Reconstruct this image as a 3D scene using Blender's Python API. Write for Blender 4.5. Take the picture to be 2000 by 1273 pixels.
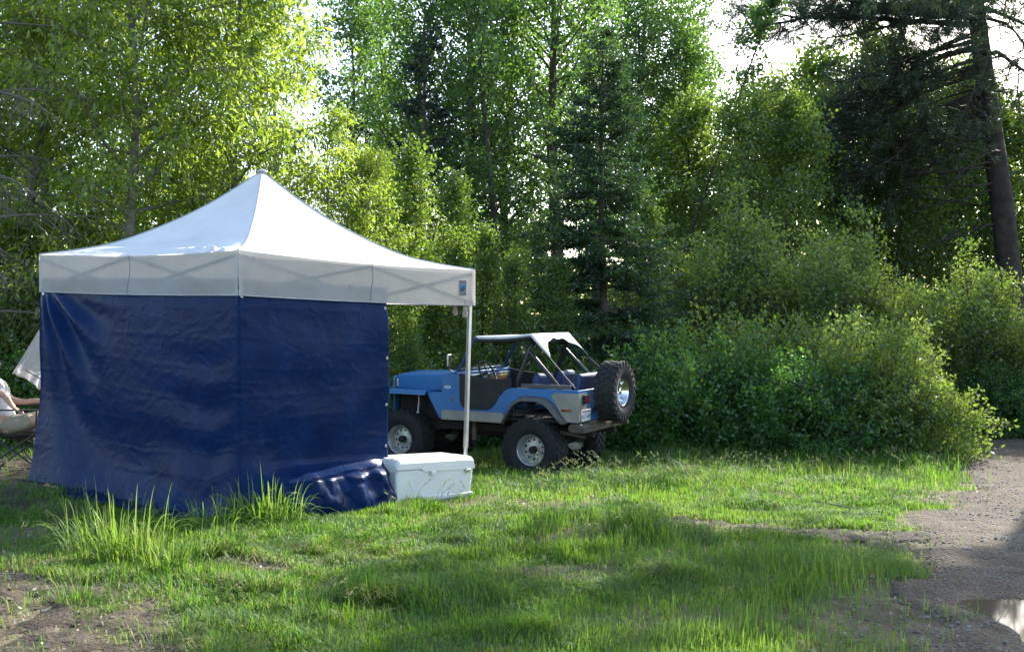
import bpy, bmesh, math, random
import numpy as np
from mathutils import Vector, Matrix

for o in list(bpy.data.objects):
    bpy.data.objects.remove(o, do_unlink=True)
scene = bpy.context.scene
COL = scene.collection
R = math.radians

# ---------------------------------------------------------------- camera, sky, sun, exposure
cam_data = bpy.data.cameras.new('camera')
cam = bpy.data.objects.new('camera', cam_data)
COL.objects.link(cam)
cam_data.sensor_width = 36.0
cam_data.lens = 36.0
cam_data.clip_end = 900
cam.location = (0, 0, 1.5)
cam.rotation_euler = (R(90) - math.atan(26.5 / 2000), 0, 0)
scene.camera = cam

SUN_AZ = math.atan2(0.52, 0.853)        # to the right of straight ahead
SUN_EL = R(28.5)
world = bpy.data.worlds.new('World')
scene.world = world
world.use_nodes = True
wn = world.node_tree
for n in list(wn.nodes):
    wn.nodes.remove(n)
sky = wn.nodes.new('ShaderNodeTexSky')
sky.sky_type = 'NISHITA'
sky.sun_disc = False
sky.sun_elevation = SUN_EL
sky.sun_rotation = SUN_AZ
sky.air_density = 1.0
sky.dust_density = 1.2
sky.ozone_density = 1.0
bg = wn.nodes.new('ShaderNodeBackground')
bg.inputs['Strength'].default_value = 0.15
wo = wn.nodes.new('ShaderNodeOutputWorld')
wn.links.new(sky.outputs[0], bg.inputs['Color'])
wn.links.new(bg.outputs[0], wo.inputs['Surface'])

sun_data = bpy.data.lights.new('sun', 'SUN')
sun_data.energy = 4.0
sun_data.angle = R(0.53)
sun_data.color = (1.0, 0.95, 0.86)
sun = bpy.data.objects.new('sun', sun_data)
COL.objects.link(sun)
sdir = Vector((math.sin(SUN_AZ) * math.cos(SUN_EL), math.cos(SUN_AZ) * math.cos(SUN_EL), math.sin(SUN_EL)))
sun.rotation_euler = sdir.to_track_quat('Z', 'Y').to_euler()
sun.location = (20, 35, 30)

vs = scene.view_settings
vs.view_transform = 'Standard'
vs.look = 'None'
vs.exposure = 1.75
vs.gamma = 1.0
vs.use_curve_mapping = False
scene.render.engine = 'CYCLES'
scene.cycles.max_bounces = 6
scene.cycles.diffuse_bounces = 3
scene.cycles.glossy_bounces = 3
scene.cycles.transmission_bounces = 4
scene.cycles.transparent_max_bounces = 8
scene.cycles.sample_clamp_indirect = 6.0
scene.cycles.use_denoising = True
scene.cycles.denoiser = 'OPENIMAGEDENOISE'
scene.cycles.denoising_input_passes = 'RGB_ALBEDO_NORMAL'
scene.cycles.denoising_prefilter = 'ACCURATE'

# ---------------------------------------------------------------- helpers
def tag(o, label=None, cat=None, group=None, kind=None):
    if label: o['label'] = label
    if cat: o['category'] = cat
    if group: o['group'] = group
    if kind: o['kind'] = kind
    return o

def empty(name, loc=(0, 0, 0), rz=0.0, label=None, cat=None, group=None):
    o = bpy.data.objects.new(name, None)
    o.empty_display_size = 0.2
    o.location = loc
    o.rotation_euler = (0, 0, rz)
    COL.objects.link(o)
    return tag(o, label, cat, group)

def link(name, me, parent=None):
    o = bpy.data.objects.new(name, me)
    COL.objects.link(o)
    if parent is not None:
        o.parent = parent
    return o

def np_mesh(name, V, Q=None, T=None, mat=None, v=None, smooth=False):
    """mesh from numpy arrays: quads Q (n,4), triangles T (m,3), per-face value v"""
    me = bpy.data.meshes.new(name)
    V = np.asarray(V, dtype=np.float32)
    nq = 0 if Q is None else len(Q)
    nt = 0 if T is None else len(T)
    me.vertices.add(len(V))
    me.vertices.foreach_set('co', V.ravel())
    loops = []
    if nq: loops.append(np.asarray(Q, dtype=np.int32).ravel())
    if nt: loops.append(np.asarray(T, dtype=np.int32).ravel())
    L = np.concatenate(loops)
    me.loops.add(len(L))
    me.loops.foreach_set('vertex_index', L)
    me.polygons.add(nq + nt)
    starts = np.concatenate([np.arange(nq) * 4, nq * 4 + np.arange(nt) * 3]).astype(np.int32)
    me.polygons.foreach_set('loop_start', starts)
    if smooth:
        me.polygons.foreach_set('use_smooth', np.ones(nq + nt, dtype=bool))
    if v is not None:
        a = me.attributes.new('v', 'FLOAT', 'FACE')
        a.data.foreach_set('value', np.asarray(v, dtype=np.float32))
    me.update(calc_edges=True)
    if mat: me.materials.append(mat)
    return me

class MB:
    """collects simple solids into one mesh"""
    def __init__(s):
        s.V = []; s.F = []
    def add(s, V, F):
        b = len(s.V)
        s.V += [tuple(p) for p in V]
        s.F += [tuple(b + i for i in f) for f in F]
        return s
    def box(s, x0, x1, y0, y1, z0, z1, M=None):
        V = [(x0,y0,z0),(x1,y0,z0),(x1,y1,z0),(x0,y1,z0),(x0,y0,z1),(x1,y0,z1),(x1,y1,z1),(x0,y1,z1)]
        if M is not None: V = [M @ Vector(p) for p in V]
        return s.add(V, [(0,3,2,1),(4,5,6,7),(0,1,5,4),(1,2,6,5),(2,3,7,6),(3,0,4,7)])
    def bar(s, a, b, w, h, up=(0,0,1)):
        a = Vector(a); b = Vector(b); d = (b - a); L = d.length; d.normalize()
        u = Vector(up)
        if abs(d.dot(u)) > 0.98: u = Vector((1,0,0))
        sd = d.cross(u).normalized(); u2 = sd.cross(d)
        V = []
        for p in (a, b):
            for i, j in ((-1,-1),(1,-1),(1,1),(-1,1)):
                V.append(p + sd * (w/2*i) + u2 * (h/2*j))
        return s.add(V, [(3,2,1,0),(4,5,6,7),(0,1,5,4),(1,2,6,5),(2,3,7,6),(3,0,4,7)])
    def tube(s, pts, r, n=8, cap=True):
        pts = [Vector(p) for p in pts]
        if not hasattr(r, '__len__'): r = [r] * len(pts)
        V = []; F = []
        prev = None
        for i, p in enumerate(pts):
            d = (pts[min(i+1, len(pts)-1)] - pts[max(i-1, 0)]).normalized()
            if prev is None:
                ref = Vector((0,0,1)) if abs(d.z) < 0.9 else Vector((1,0,0))
                sd = d.cross(ref).normalized()
            else:
                sd = (prev - d * prev.dot(d)).normalized()
            prev = sd
            u = sd.cross(d)
            for k in range(n):
                a = 2*math.pi*k/n
                V.append(p + (sd*math.cos(a) + u*math.sin(a)) * r[i])
        for i in range(len(pts)-1):
            for k in range(n):
                k2 = (k+1) % n
                F.append((i*n+k, i*n+k2, (i+1)*n+k2, (i+1)*n+k))
        if cap:
            F.append(tuple(range(n-1, -1, -1)))
            F.append(tuple((len(pts)-1)*n + k for k in range(n)))
        return s.add(V, F)
    def lathe(s, prof, n=32, M=None, closed=False):
        """profile of (axial, radius); axis = local Y"""
        V = []; F = []
        m = len(prof)
        for (y, r) in prof:
            for k in range(n):
                a = 2*math.pi*k/n
                p = Vector((r*math.cos(a), y, r*math.sin(a)))
                V.append(M @ p if M is not None else p)
        rng = range(m) if closed else range(m-1)
        for i in rng:
            i2 = (i+1) % m
            for k in range(n):
                k2 = (k+1) % n
                F.append((i*n+k, i2*n+k, i2*n+k2, i*n+k2))
        return s.add(V, F)
    def prism(s, out, y0, y1):
        """outline of (x,z) extruded along y"""
        n = len(out)
        V = [(x, y0, z) for x, z in out] + [(x, y1, z) for x, z in out]
        F = [tuple(range(n)), tuple(range(2*n-1, n-1, -1))]
        for i in range(n):
            j = (i+1) % n
            F.append((j, i, n+i, n+j))
        return s.add(V, F)
    def grid(s, fn, nu, nv):
        V = [fn(i/nu, j/nv) for j in range(nv+1) for i in range(nu+1)]
        F = [(j*(nu+1)+i, j*(nu+1)+i+1, (j+1)*(nu+1)+i+1, (j+1)*(nu+1)+i) for j in range(nv) for i in range(nu)]
        return s.add(V, F)
    def build(s, name, mat, parent=None, smooth=0, bevel=0, solid=0):
        me = bpy.data.meshes.new(name)
        me.from_pydata(s.V, [], s.F)
        bm = bmesh.new(); bm.from_mesh(me)
        bmesh.ops.recalc_face_normals(bm, faces=bm.faces)
        bm.to_mesh(me); bm.free()
        if mat: me.materials.append(mat)
        if smooth:
            me.polygons.foreach_set('use_smooth', np.ones(len(me.polygons), dtype=bool))
            me.set_sharp_from_angle(angle=R(smooth))
        me.update()
        o = link(name, me, parent)
        if solid:
            m = o.modifiers.new('thickness', 'SOLIDIFY'); m.thickness = solid; m.offset = 0
        if bevel:
            m = o.modifiers.new('edges', 'BEVEL'); m.width = bevel; m.segments = 2; m.limit_method = 'ANGLE'; m.angle_limit = R(40)
            m.harden_normals = False
            me.polygons.foreach_set('use_smooth', np.ones(len(me.polygons), dtype=bool))
            me.set_sharp_from_angle(angle=R(50))
        return o

_NG = {}
def vnoise(x, y, scale, seed=0):
    """smooth value noise 0..1, vectorised"""
    N = 128
    if seed not in _NG: _NG[seed] = np.random.default_rng(seed).random((N, N))
    G = _NG[seed]
    u = np.asarray(x) / scale + 57.3; w = np.asarray(y) / scale + 31.7
    i = np.floor(u).astype(int); j = np.floor(w).astype(int)
    fu = u - i; fw = w - j
    fu = fu*fu*(3-2*fu); fw = fw*fw*(3-2*fw)
    a = G[i % N, j % N]; b = G[(i+1) % N, j % N]; c = G[i % N, (j+1) % N]; d = G[(i+1) % N, (j+1) % N]
    return (a*(1-fu)+b*fu)*(1-fw) + (c*(1-fu)+d*fu)*fw

def sstep(a, b, x):
    t = np.clip((np.asarray(x, dtype=float) - a) / (b - a), 0, 1)
    return t*t*(3-2*t)

# ---------------------------------------------------------------- materials
def nodes(name):
    m = bpy.data.materials.new(name)
    m.use_nodes = True
    nt = m.node_tree
    for n in list(nt.nodes): nt.nodes.remove(n)
    out = nt.nodes.new('ShaderNodeOutputMaterial')
    return m, nt, out

def N(nt, typ, **kw):
    n = nt.nodes.new(typ)
    for k, val in kw.items():
        if k in n.inputs: n.inputs[k].default_value = val
        else: setattr(n, k, val)
    return n

def ramp(nt, stops):
    n = nt.nodes.new('ShaderNodeValToRGB')
    e = n.color_ramp.elements
    while len(e) < len(stops): e.new(0.5)
    for i, (p, c) in enumerate(stops):
        e[i].position = p; e[i].color = (*c, 1)
    return n

def pmat(name, col, rough=0.6, metal=0.0, var=0.25, scale=6.0, bump=0.0, bscale=40.0, col2=None, coat=0.0, spec=0.5, ramp_pos=(0.35, 0.7)):
    """principled with procedural mottling and relief"""
    m, nt, out = nodes(name)
    p = N(nt, 'ShaderNodeBsdfPrincipled')
    tc = N(nt, 'ShaderNodeTexCoord')
    ns = N(nt, 'ShaderNodeTexNoise'); ns.inputs['Scale'].default_value = scale; ns.inputs['Detail'].default_value = 6
    nt.links.new(tc.outputs['Object'], ns.inputs['Vector'])
    c2 = col2 if col2 else tuple(max(0, c*(1-var)) for c in col)
    rp = ramp(nt, [(ramp_pos[0], c2), (ramp_pos[1], col)])
    nt.links.new(ns.outputs['Fac'], rp.inputs[0])
    nt.links.new(rp.outputs[0], p.inputs['Base Color'])
    p.inputs['Roughness'].default_value = rough
    p.inputs['Metallic'].default_value = metal
    p.inputs['Coat Weight'].default_value = coat
    p.inputs['Specular IOR Level'].default_value = spec
    if bump:
        nb = N(nt, 'ShaderNodeTexNoise'); nb.inputs['Scale'].default_value = bscale; nb.inputs['Detail'].default_value = 5
        nt.links.new(tc.outputs['Object'], nb.inputs['Vector'])
        bp = N(nt, 'ShaderNodeBump'); bp.inputs['Strength'].default_value = bump; bp.inputs['Distance'].default_value = 0.01
        nt.links.new(nb.outputs['Fac'], bp.inputs['Height'])
        nt.links.new(bp.outputs[0], p.inputs['Normal'])
    nt.links.new(p.outputs[0], out.inputs[0])
    return m

def leafmat(name, refl, trans, tfac=0.45, gloss=0.06, rough=0.4):
    """leaf: diffuse reflection, light coming through, slight waxy gloss; per-leaf colour from attribute v"""
    m, nt, out = nodes(name)
    at = N(nt, 'ShaderNodeAttribute', attribute_name='v')
    r1 = ramp(nt, [(i/(len(refl)-1), c) for i, c in enumerate(refl)])
    r2 = ramp(nt, [(i/(len(trans)-1), c) for i, c in enumerate(trans)])
    nt.links.new(at.outputs['Fac'], r1.inputs[0]); nt.links.new(at.outputs['Fac'], r2.inputs[0])
    d = N(nt, 'ShaderNodeBsdfDiffuse'); t = N(nt, 'ShaderNodeBsdfTranslucent')
    nt.links.new(r1.outputs[0], d.inputs['Color']); nt.links.new(r2.outputs[0], t.inputs['Color'])
    mx = N(nt, 'ShaderNodeMixShader'); mx.inputs[0].default_value = tfac
    nt.links.new(d.outputs[0], mx.inputs[1]); nt.links.new(t.outputs[0], mx.inputs[2])
    g = N(nt, 'ShaderNodeBsdfGlossy'); g.inputs['Roughness'].default_value = rough
    g.inputs['Color'].default_value = (0.9, 0.95, 1, 1)
    m2 = N(nt, 'ShaderNodeMixShader'); m2.inputs[0].default_value = gloss
    nt.links.new(mx.outputs[0], m2.inputs[1]); nt.links.new(g.outputs[0], m2.inputs[2])
    nt.links.new(m2.outputs[0], out.inputs[0])
    return m

def clothmat(name, col, col2, tfac=0.35, tcol=None, scale=3.0, bump=0.15, bscale=25.0, rough=0.8, stain=None):
    """thin cloth that lets some light through"""
    m, nt, out = nodes(name)
    tc = N(nt, 'ShaderNodeTexCoord')
    ns = N(nt, 'ShaderNodeTexNoise'); ns.inputs['Scale'].default_value = scale; ns.inputs['Detail'].default_value = 7; ns.inputs['Roughness'].default_value = 0.65
    nt.links.new(tc.outputs['Object'], ns.inputs['Vector'])
    rp = ramp(nt, [(0.3, col2), (0.62, col)])
    nt.links.new(ns.outputs['Fac'], rp.inputs[0])
    colsock = rp.outputs[0]
    if stain:
        n2 = N(nt, 'ShaderNodeTexNoise'); n2.inputs['Scale'].default_value = 14.0; n2.inputs['Detail'].default_value = 3
        nt.links.new(tc.outputs['Object'], n2.inputs['Vector'])
        r2 = ramp(nt, [(0.71, (0, 0, 0)), (0.76, (1, 1, 1))])
        nt.links.new(n2.outputs['Fac'], r2.inputs[0])
        mxc = N(nt, 'ShaderNodeMixRGB'); mxc.inputs[2].default_value = (*stain, 1)
        nt.links.new(r2.outputs[0], mxc.inputs[0]); nt.links.new(colsock, mxc.inputs[1])
        colsock = mxc.outputs[0]
    p = N(nt, 'ShaderNodeBsdfPrincipled'); p.inputs['Roughness'].default_value = rough
    nt.links.new(colsock, p.inputs['Base Color'])
    nb = N(nt, 'ShaderNodeTexNoise'); nb.inputs['Scale'].default_value = bscale; nb.inputs['Detail'].default_value = 4
    nt.links.new(tc.outputs['Object'], nb.inputs['Vector'])
    bp = N(nt, 'ShaderNodeBump'); bp.inputs['Strength'].default_value = bump; bp.inputs['Distance'].default_value = 0.02
    nt.links.new(nb.outputs['Fac'], bp.inputs['Height']); nt.links.new(bp.outputs[0], p.inputs['Normal'])
    t = N(nt, 'ShaderNodeBsdfTranslucent')
    if tcol: t.inputs['Color'].default_value = (*tcol, 1)
    else: nt.links.new(colsock, t.inputs['Color'])
    mx = N(nt, 'ShaderNodeMixShader'); mx.inputs[0].default_value = tfac
    nt.links.new(p.outputs[0], mx.inputs[1]); nt.links.new(t.outputs[0], mx.inputs[2])
    nt.links.new(mx.outputs[0], out.inputs[0])
    return m

def soilmat(name, stops, sc1, bump=0.6, rough=0.95, pebble=0.0, pcol=((0.05,0.046,0.042),(0.26,0.24,0.21)), pscale=60):
    m, nt, out = nodes(name)
    tc = N(nt, 'ShaderNodeTexCoord')
    n1 = N(nt, 'ShaderNodeTexNoise'); n1.inputs['Scale'].default_value = sc1; n1.inputs['Detail'].default_value = 9; n1.inputs['Roughness'].default_value = 0.7
    nt.links.new(tc.outputs['Object'], n1.inputs['Vector'])
    rp = ramp(nt, stops)
    nt.links.new(n1.outputs['Fac'], rp.inputs[0])
    cs = rp.outputs[0]
    n2 = N(nt, 'ShaderNodeTexNoise'); n2.inputs['Scale'].default_value = 45; n2.inputs['Detail'].default_value = 6
    nt.links.new(tc.outputs['Object'], n2.inputs['Vector'])
    hs = n2.outputs['Fac']
    p = N(nt, 'ShaderNodeBsdfPrincipled'); p.inputs['Roughness'].default_value = rough; p.inputs['Specular IOR Level'].default_value = 0.25
    if pebble:
        vo = N(nt, 'ShaderNodeTexVoronoi'); vo.inputs['Scale'].default_value = pscale
        nt.links.new(tc.outputs['Object'], vo.inputs['Vector'])
        r3 = ramp(nt, [(0.1, pcol[0]), (0.9, pcol[1])])
        nt.links.new(vo.outputs['Color'], r3.inputs[0])
        r4 = ramp(nt, [(0.25, (pebble,)*3), (0.5, (0, 0, 0))])
        nt.links.new(vo.outputs['Distance'], r4.inputs[0])
        mx = N(nt, 'ShaderNodeMixRGB')
        nt.links.new(r4.outputs[0], mx.inputs[0]); nt.links.new(cs, mx.inputs[1]); nt.links.new(r3.outputs[0], mx.inputs[2])
        cs = mx.outputs[0]
        ma = N(nt, 'ShaderNodeMath', operation='SUBTRACT')
        nt.links.new(hs, ma.inputs[0]); nt.links.new(vo.outputs['Distance'], ma.inputs[1])
        hs = ma.outputs[0]
    bp = N(nt, 'ShaderNodeBump'); bp.inputs['Strength'].default_value = bump; bp.inputs['Distance'].default_value = 0.03
    nt.links.new(hs, bp.inputs['Height']); nt.links.new(bp.outputs[0], p.inputs['Normal'])
    nt.links.new(cs, p.inputs['Base Color'])
    nt.links.new(p.outputs[0], out.inputs[0])
    return m

M_soil = soilmat('soil', [(0.28, (0.045, 0.042, 0.018)), (0.45, (0.085, 0.07, 0.035)), (0.6, (0.15, 0.12, 0.075)), (0.75, (0.1, 0.1, 0.035))], 2.2)
M_dirt = soilmat('trodden_dirt', [(0.3, (0.03, 0.022, 0.015)), (0.55, (0.075, 0.057, 0.04)), (0.8, (0.14, 0.108, 0.078))], 4.0, bump=0.7)
M_gravel = soilmat('gravel_ground', [(0.3, (0.05, 0.037, 0.025)), (0.5, (0.115, 0.086, 0.058)), (0.8, (0.2, 0.152, 0.105))], 3.0, bump=0.9, pebble=0.6, pscale=48)
M_stone = pmat('pebble', (0.30, 0.29, 0.27), 0.85, var=0.75, scale=3.0, bump=0.3, bscale=60)
M_bark = pmat('bark', (0.095, 0.078, 0.062), 0.95, var=0.55, scale=9, bump=0.9, bscale=14)
M_bark_pale = pmat('pale_bark', (0.19, 0.175, 0.15), 0.95, var=0.55, scale=9, bump=0.8, bscale=14)
M_bark_pine = pmat('pine_bark', (0.058, 0.042, 0.034), 0.95, var=0.7, scale=7, bump=1.0, bscale=9)
M_twig = pmat('dead_twig', (0.19, 0.165, 0.14), 0.95, var=0.4, scale=12)

M_leaf_lime = leafmat('lime_leaf', [(0.06,0.105,0.014),(0.10,0.16,0.02),(0.15,0.2,0.035)], [(0.24,0.37,0.025),(0.36,0.50,0.04),(0.5,0.6,0.09)], 0.6, 0.04, 0.4)
M_leaf_mid = leafmat('cottonwood_leaf', [(0.034,0.08,0.026),(0.055,0.115,0.032),(0.08,0.145,0.036)], [(0.12,0.26,0.03),(0.20,0.37,0.04),(0.31,0.46,0.06)], 0.47, 0.035, 0.4)
M_leaf_fresh = leafmat('sapling_leaf', [(0.045,0.095,0.016),(0.075,0.135,0.022),(0.12,0.175,0.035)], [(0.17,0.31,0.025),(0.27,0.42,0.035),(0.42,0.52,0.07)], 0.47, 0.045, 0.4)
M_leaf_willow = leafmat('willow_leaf', [(0.065,0.115,0.024),(0.10,0.165,0.032),(0.15,0.2,0.055)], [(0.17,0.30,0.03),(0.29,0.41,0.045),(0.44,0.52,0.09)], 0.45, 0.04, 0.4)
M_leaf_hedge = leafmat('shrub_leaf', [(0.03,0.085,0.018),(0.05,0.125,0.024),(0.085,0.165,0.03)], [(0.09,0.25,0.02),(0.15,0.36,0.03),(0.27,0.48,0.05)], 0.42, 0.04, 0.4)
M_needle_fir = leafmat('fir_needle', [(0.014,0.038,0.017),(0.024,0.056,0.023),(0.045,0.09,0.028)], [(0.04,0.10,0.02),(0.07,0.15,0.028),(0.13,0.24,0.04)], 0.3, 0.05, 0.4)
M_needle_pine = leafmat('pine_needle', [(0.016,0.03,0.012),(0.028,0.05,0.018),(0.05,0.08,0.028)], [(0.03,0.06,0.015),(0.05,0.09,0.02),(0.1,0.14,0.03)], 0.25, 0.06, 0.35)
M_needle_dark = leafmat('dark_needle', [(0.012,0.026,0.014),(0.02,0.038,0.02),(0.035,0.055,0.026)], [(0.02,0.05,0.015),(0.04,0.07,0.02),(0.06,0.1,0.02)], 0.22, 0.05, 0.4)
M_grass = leafmat('grass_blade', [(0.03,0.08,0.016),(0.052,0.12,0.02),(0.09,0.16,0.028),(0.27,0.24,0.13)], [(0.09,0.24,0.02),(0.16,0.36,0.028),(0.28,0.45,0.045),(0.40,0.36,0.18)], 0.45, 0.018, 0.45)
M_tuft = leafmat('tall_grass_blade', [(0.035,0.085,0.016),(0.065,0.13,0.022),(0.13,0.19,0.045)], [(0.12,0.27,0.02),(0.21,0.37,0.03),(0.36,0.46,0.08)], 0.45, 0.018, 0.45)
M_seed = leafmat('seed_head', [(0.11,0.14,0.05),(0.17,0.19,0.08),(0.23,0.23,0.12)], [(0.24,0.30,0.09),(0.33,0.36,0.13),(0.42,0.42,0.2)], 0.4, 0.03)
M_litter = leafmat('dead_leaf', [(0.20,0.15,0.09),(0.32,0.27,0.19),(0.5,0.46,0.38)], [(0.25,0.17,0.08),(0.35,0.28,0.16),(0.4,0.35,0.25)], 0.25, 0.04)
M_farleaf = leafmat('far_leaf', [(0.04,0.08,0.03),(0.06,0.11,0.035),(0.09,0.14,0.045)], [(0.07,0.14,0.02),(0.12,0.21,0.03),(0.2,0.3,0.05)], 0.42, 0.03)
# ---------------------------------------------------------------- ground
PY = np.array([-40, 0, 4, 6, 8.2, 10.5, 12, 14, 16, 20, 40, 400.])
PZ = np.array([0.03, 0.02, 0.0, -0.06, -0.17, -0.36, -0.56, -0.82, -0.87, -0.95, -1.0, -1.0])
_fy = np.linspace(-40, 400, 8801)
_fz = np.interp(_fy, PY, PZ)
_k = np.ones(25)/25.0
_fz = np.convolve(np.pad(_fz, 12, mode='edge'), _k, mode='valid')
EDGE_Y = np.array([-30, 0, 4.5, 5.6, 7.0, 8.3, 11, 14.3, 17, 19.5, 22, 26, 40])
EDGE_X = np.array([-6.0, 1.0, 1.86, 2.14, 2.72, 3.42, 4.75, 6.2, 7.4, 9.0, 12.5, 21, 60])
PUD = (2.92, 5.12, 0.56, 0.62)

def road_in(x, y):
    """distance inside the road's left edge (negative outside)"""
    e = np.interp(y, EDGE_Y, EDGE_X)
    return (x - e) * 0.9

def gz_raw(x, y):
    x = np.asarray(x, dtype=float); y = np.asarray(y, dtype=float)
    z = np.interp(y, _fy, _fz)
    wl = 1 - 0.62 * sstep(-2.4, -4.4, x) * (1 - sstep(13, 17, y))
    z = z * wl
    z = z + sstep(-5.5, -9, x) * sstep(12, 17, y) * 1.0
    z = z + (vnoise(x, y, 1.3, 3) - 0.5) * 0.06 + (vnoise(x, y, 0.45, 4) - 0.5) * 0.025
    z = z + (vnoise(x, y, 9.0, 5) - 0.5) * 0.25 * sstep(22, 30, np.hypot(x, y))
    return z

def puddle_r(x, y):
    a = np.arctan2(y - PUD[1], x - PUD[0])
    k = 1 + 0.12*np.sin(3*a+1) + 0.07*np.sin(5*a+2.2)
    return np.hypot((x-PUD[0])/PUD[2], (y-PUD[1])/PUD[3]) / k
PZ0 = float(gz_raw(PUD[0], PUD[1])) - 0.03

def gz(x, y):
    """height of the walkable surface"""
    z = gz_raw(x, y)
    r = puddle_r(x, y)
    z = np.where(r < 1.6, np.minimum(z, PZ0 - 0.045 + 0.047*np.clip(r, 0, 1.6)**1.6 + 0.01*(vnoise(x,y,0.15,8)-0.5)), z)
    return z

def axis(a, b, c, d, fine, coarse):
    l = [b]
    s = fine
    lo = []
    p = b
    while p > a:
        s *= 1.12; p -= s; lo.append(p)
    mid = list(np.arange(b, c, fine))
    hi = []; p = c; s = fine
    while p < d:
        hi.append(p); s *= 1.12; p += s
    hi.append(d)
    return np.array(lo[::-1] + mid + hi)
gx = axis(-300, -6.5, 7.0, 300, 0.055, 1)
gy = axis(-60, 3.2, 17.0, 400, 0.055, 1)
GX, GY = np.meshgrid(gx, gy)
GZ = gz(GX, GY) + (vnoise(GX, GY, 0.12, 12)-0.5)*0.02
inr = road_in(GX, GY)
GZ = GZ - 0.07 * sstep(0.0, 0.35, inr) * (1 - sstep(3.0, 3.4, inr))
nx, ny = len(gx), len(gy)
idx = np.arange(nx*ny).reshape(ny, nx)
Q = np.stack([idx[:-1,:-1], idx[:-1,1:], idx[1:,1:], idx[1:,:-1]], -1).reshape(-1, 4)
ground = link('ground', np_mesh('ground', np.stack([GX, GY, GZ], -1).reshape(-1, 3), Q, mat=M_soil, smooth=True))
tag(ground, kind='structure')

# gravel road: a sheet whose ragged edge sinks into the ground
ys = np.concatenate([np.arange(-12, 3, 0.25), np.arange(3, 12, 0.05), np.arange(12, 40, 0.15)])
ss = np.linspace(-0.6, 3.9, 90)
SS, YY = np.meshgrid(ss, ys)
XX = np.interp(YY, EDGE_Y, EDGE_X) + SS/0.9
edge = sstep(-0.45, 0.35, SS + (vnoise(XX, YY, 0.5, 21)-0.5)*0.8 + (vnoise(XX, YY, 0.14, 22)-0.5)*0.35) * sstep(3.85, 3.3, SS)
ruts = -0.035*np.exp(-((SS-0.75)/0.28)**2) - 0.035*np.exp(-((SS-2.35)/0.28)**2)
ZZ = gz(XX, YY) - 0.05 + 0.075*edge + ruts*sstep(6.0, 8.5, YY)*0.8 + (vnoise(XX, YY, 0.09, 23)-0.5)*0.018
pr = puddle_r(XX, YY)
ZZ = np.where(pr < 1.5, gz(XX, YY) + 0.004 + 0.02*sstep(1.0, 1.5, pr), ZZ)
idx = np.arange(len(ss)*len(ys)).reshape(len(ys), len(ss))
Q = np.stack([idx[:-1,:-1], idx[:-1,1:], idx[1:,1:], idx[1:,:-1]], -1).reshape(-1, 4)
road = link('gravel_road', np_mesh('gravel_road', np.stack([XX, YY, ZZ], -1).reshape(-1, 3), Q, mat=M_gravel, smooth=True))
tag(road, kind='structure')

# muddy puddle
m, nt, out = nodes('muddy_water')
p = N(nt, 'ShaderNodeBsdfPrincipled'); p.inputs['Roughness'].default_value = 0.04
p.inputs['Base Color'].default_value = (0.10, 0.078, 0.052, 1); p.inputs['Specular IOR Level'].default_value = 0.1
tc = N(nt, 'ShaderNodeTexCoord'); nz = N(nt, 'ShaderNodeTexNoise'); nz.inputs['Scale'].default_value = 3
nt.links.new(tc.outputs['Object'], nz.inputs['Vector'])
bp = N(nt, 'ShaderNodeBump'); bp.inputs['Strength'].default_value = 0.03; nt.links.new(nz.outputs[0], bp.inputs['Height']); nt.links.new(bp.outputs[0], p.inputs['Normal'])
nt.links.new(p.outputs[0], out.inputs[0])
M_water = m
V = [(PUD[0], PUD[1], PZ0)]
for k in range(72):
    a = 2*math.pi*k/72
    rr = (1 + 0.12*math.sin(3*a+1) + 0.07*math.sin(5*a+2.2)) * 1.18
    V.append((PUD[0] + PUD[2]*rr*math.cos(a), PUD[1] + PUD[3]*rr*math.sin(a), PZ0))
T = [(0, 1+k, 1+(k+1) % 72) for k in range(72)]
pud = link('puddle', np_mesh('puddle', V, None, T, M_water)); tag(pud, kind='structure')

# trodden dirt patches: thin lens-shaped sheets lying on the ground
def in_poly_path(x, y, pts, w):
    d = np.full(np.shape(x), 1e9)
    for (a, b) in zip(pts[:-1], pts[1:]):
        ax, ay = a; bx, by = b
        t = np.clip(((x-ax)*(bx-ax)+(y-ay)*(by-ay))/((bx-ax)**2+(by-ay)**2), 0, 1)
        d = np.minimum(d, np.hypot(x-(ax+t*(bx-ax)), y-(ay+t*(by-ay))))
    return 1 - d/w
DIRT = [([(1.35, 8.05), (2.1, 7.75), (2.8, 7.4)], 0.24),           # track between clearing and road
        ([(-2.9, 5.5), (-2.15, 4.7), (-1.75, 4.2)], 0.5),           # bottom left corner
        ([(-1.8, 6.35), (-1.5, 6.2)], 0.17),
        ([(0.1, 7.25), (0.25, 7.1)], 0.13),
        ([(-4.5, 9.0), (-3.9, 8.3)], 0.22),
        ([(-6.5, 11.0), (-4.2, 11.2), (-2.5, 10.5)], 1.0)]
def dirt_mask(x, y):
    m = np.full(np.shape(x), -1.0)
    for pts, w in DIRT:
        m = np.maximum(m, in_poly_path(x, y, pts, w))
    return m + (vnoise(x, y, 0.35, 31)-0.5)*0.9 + (vnoise(x, y, 0.1, 32)-0.5)*0.5
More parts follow.
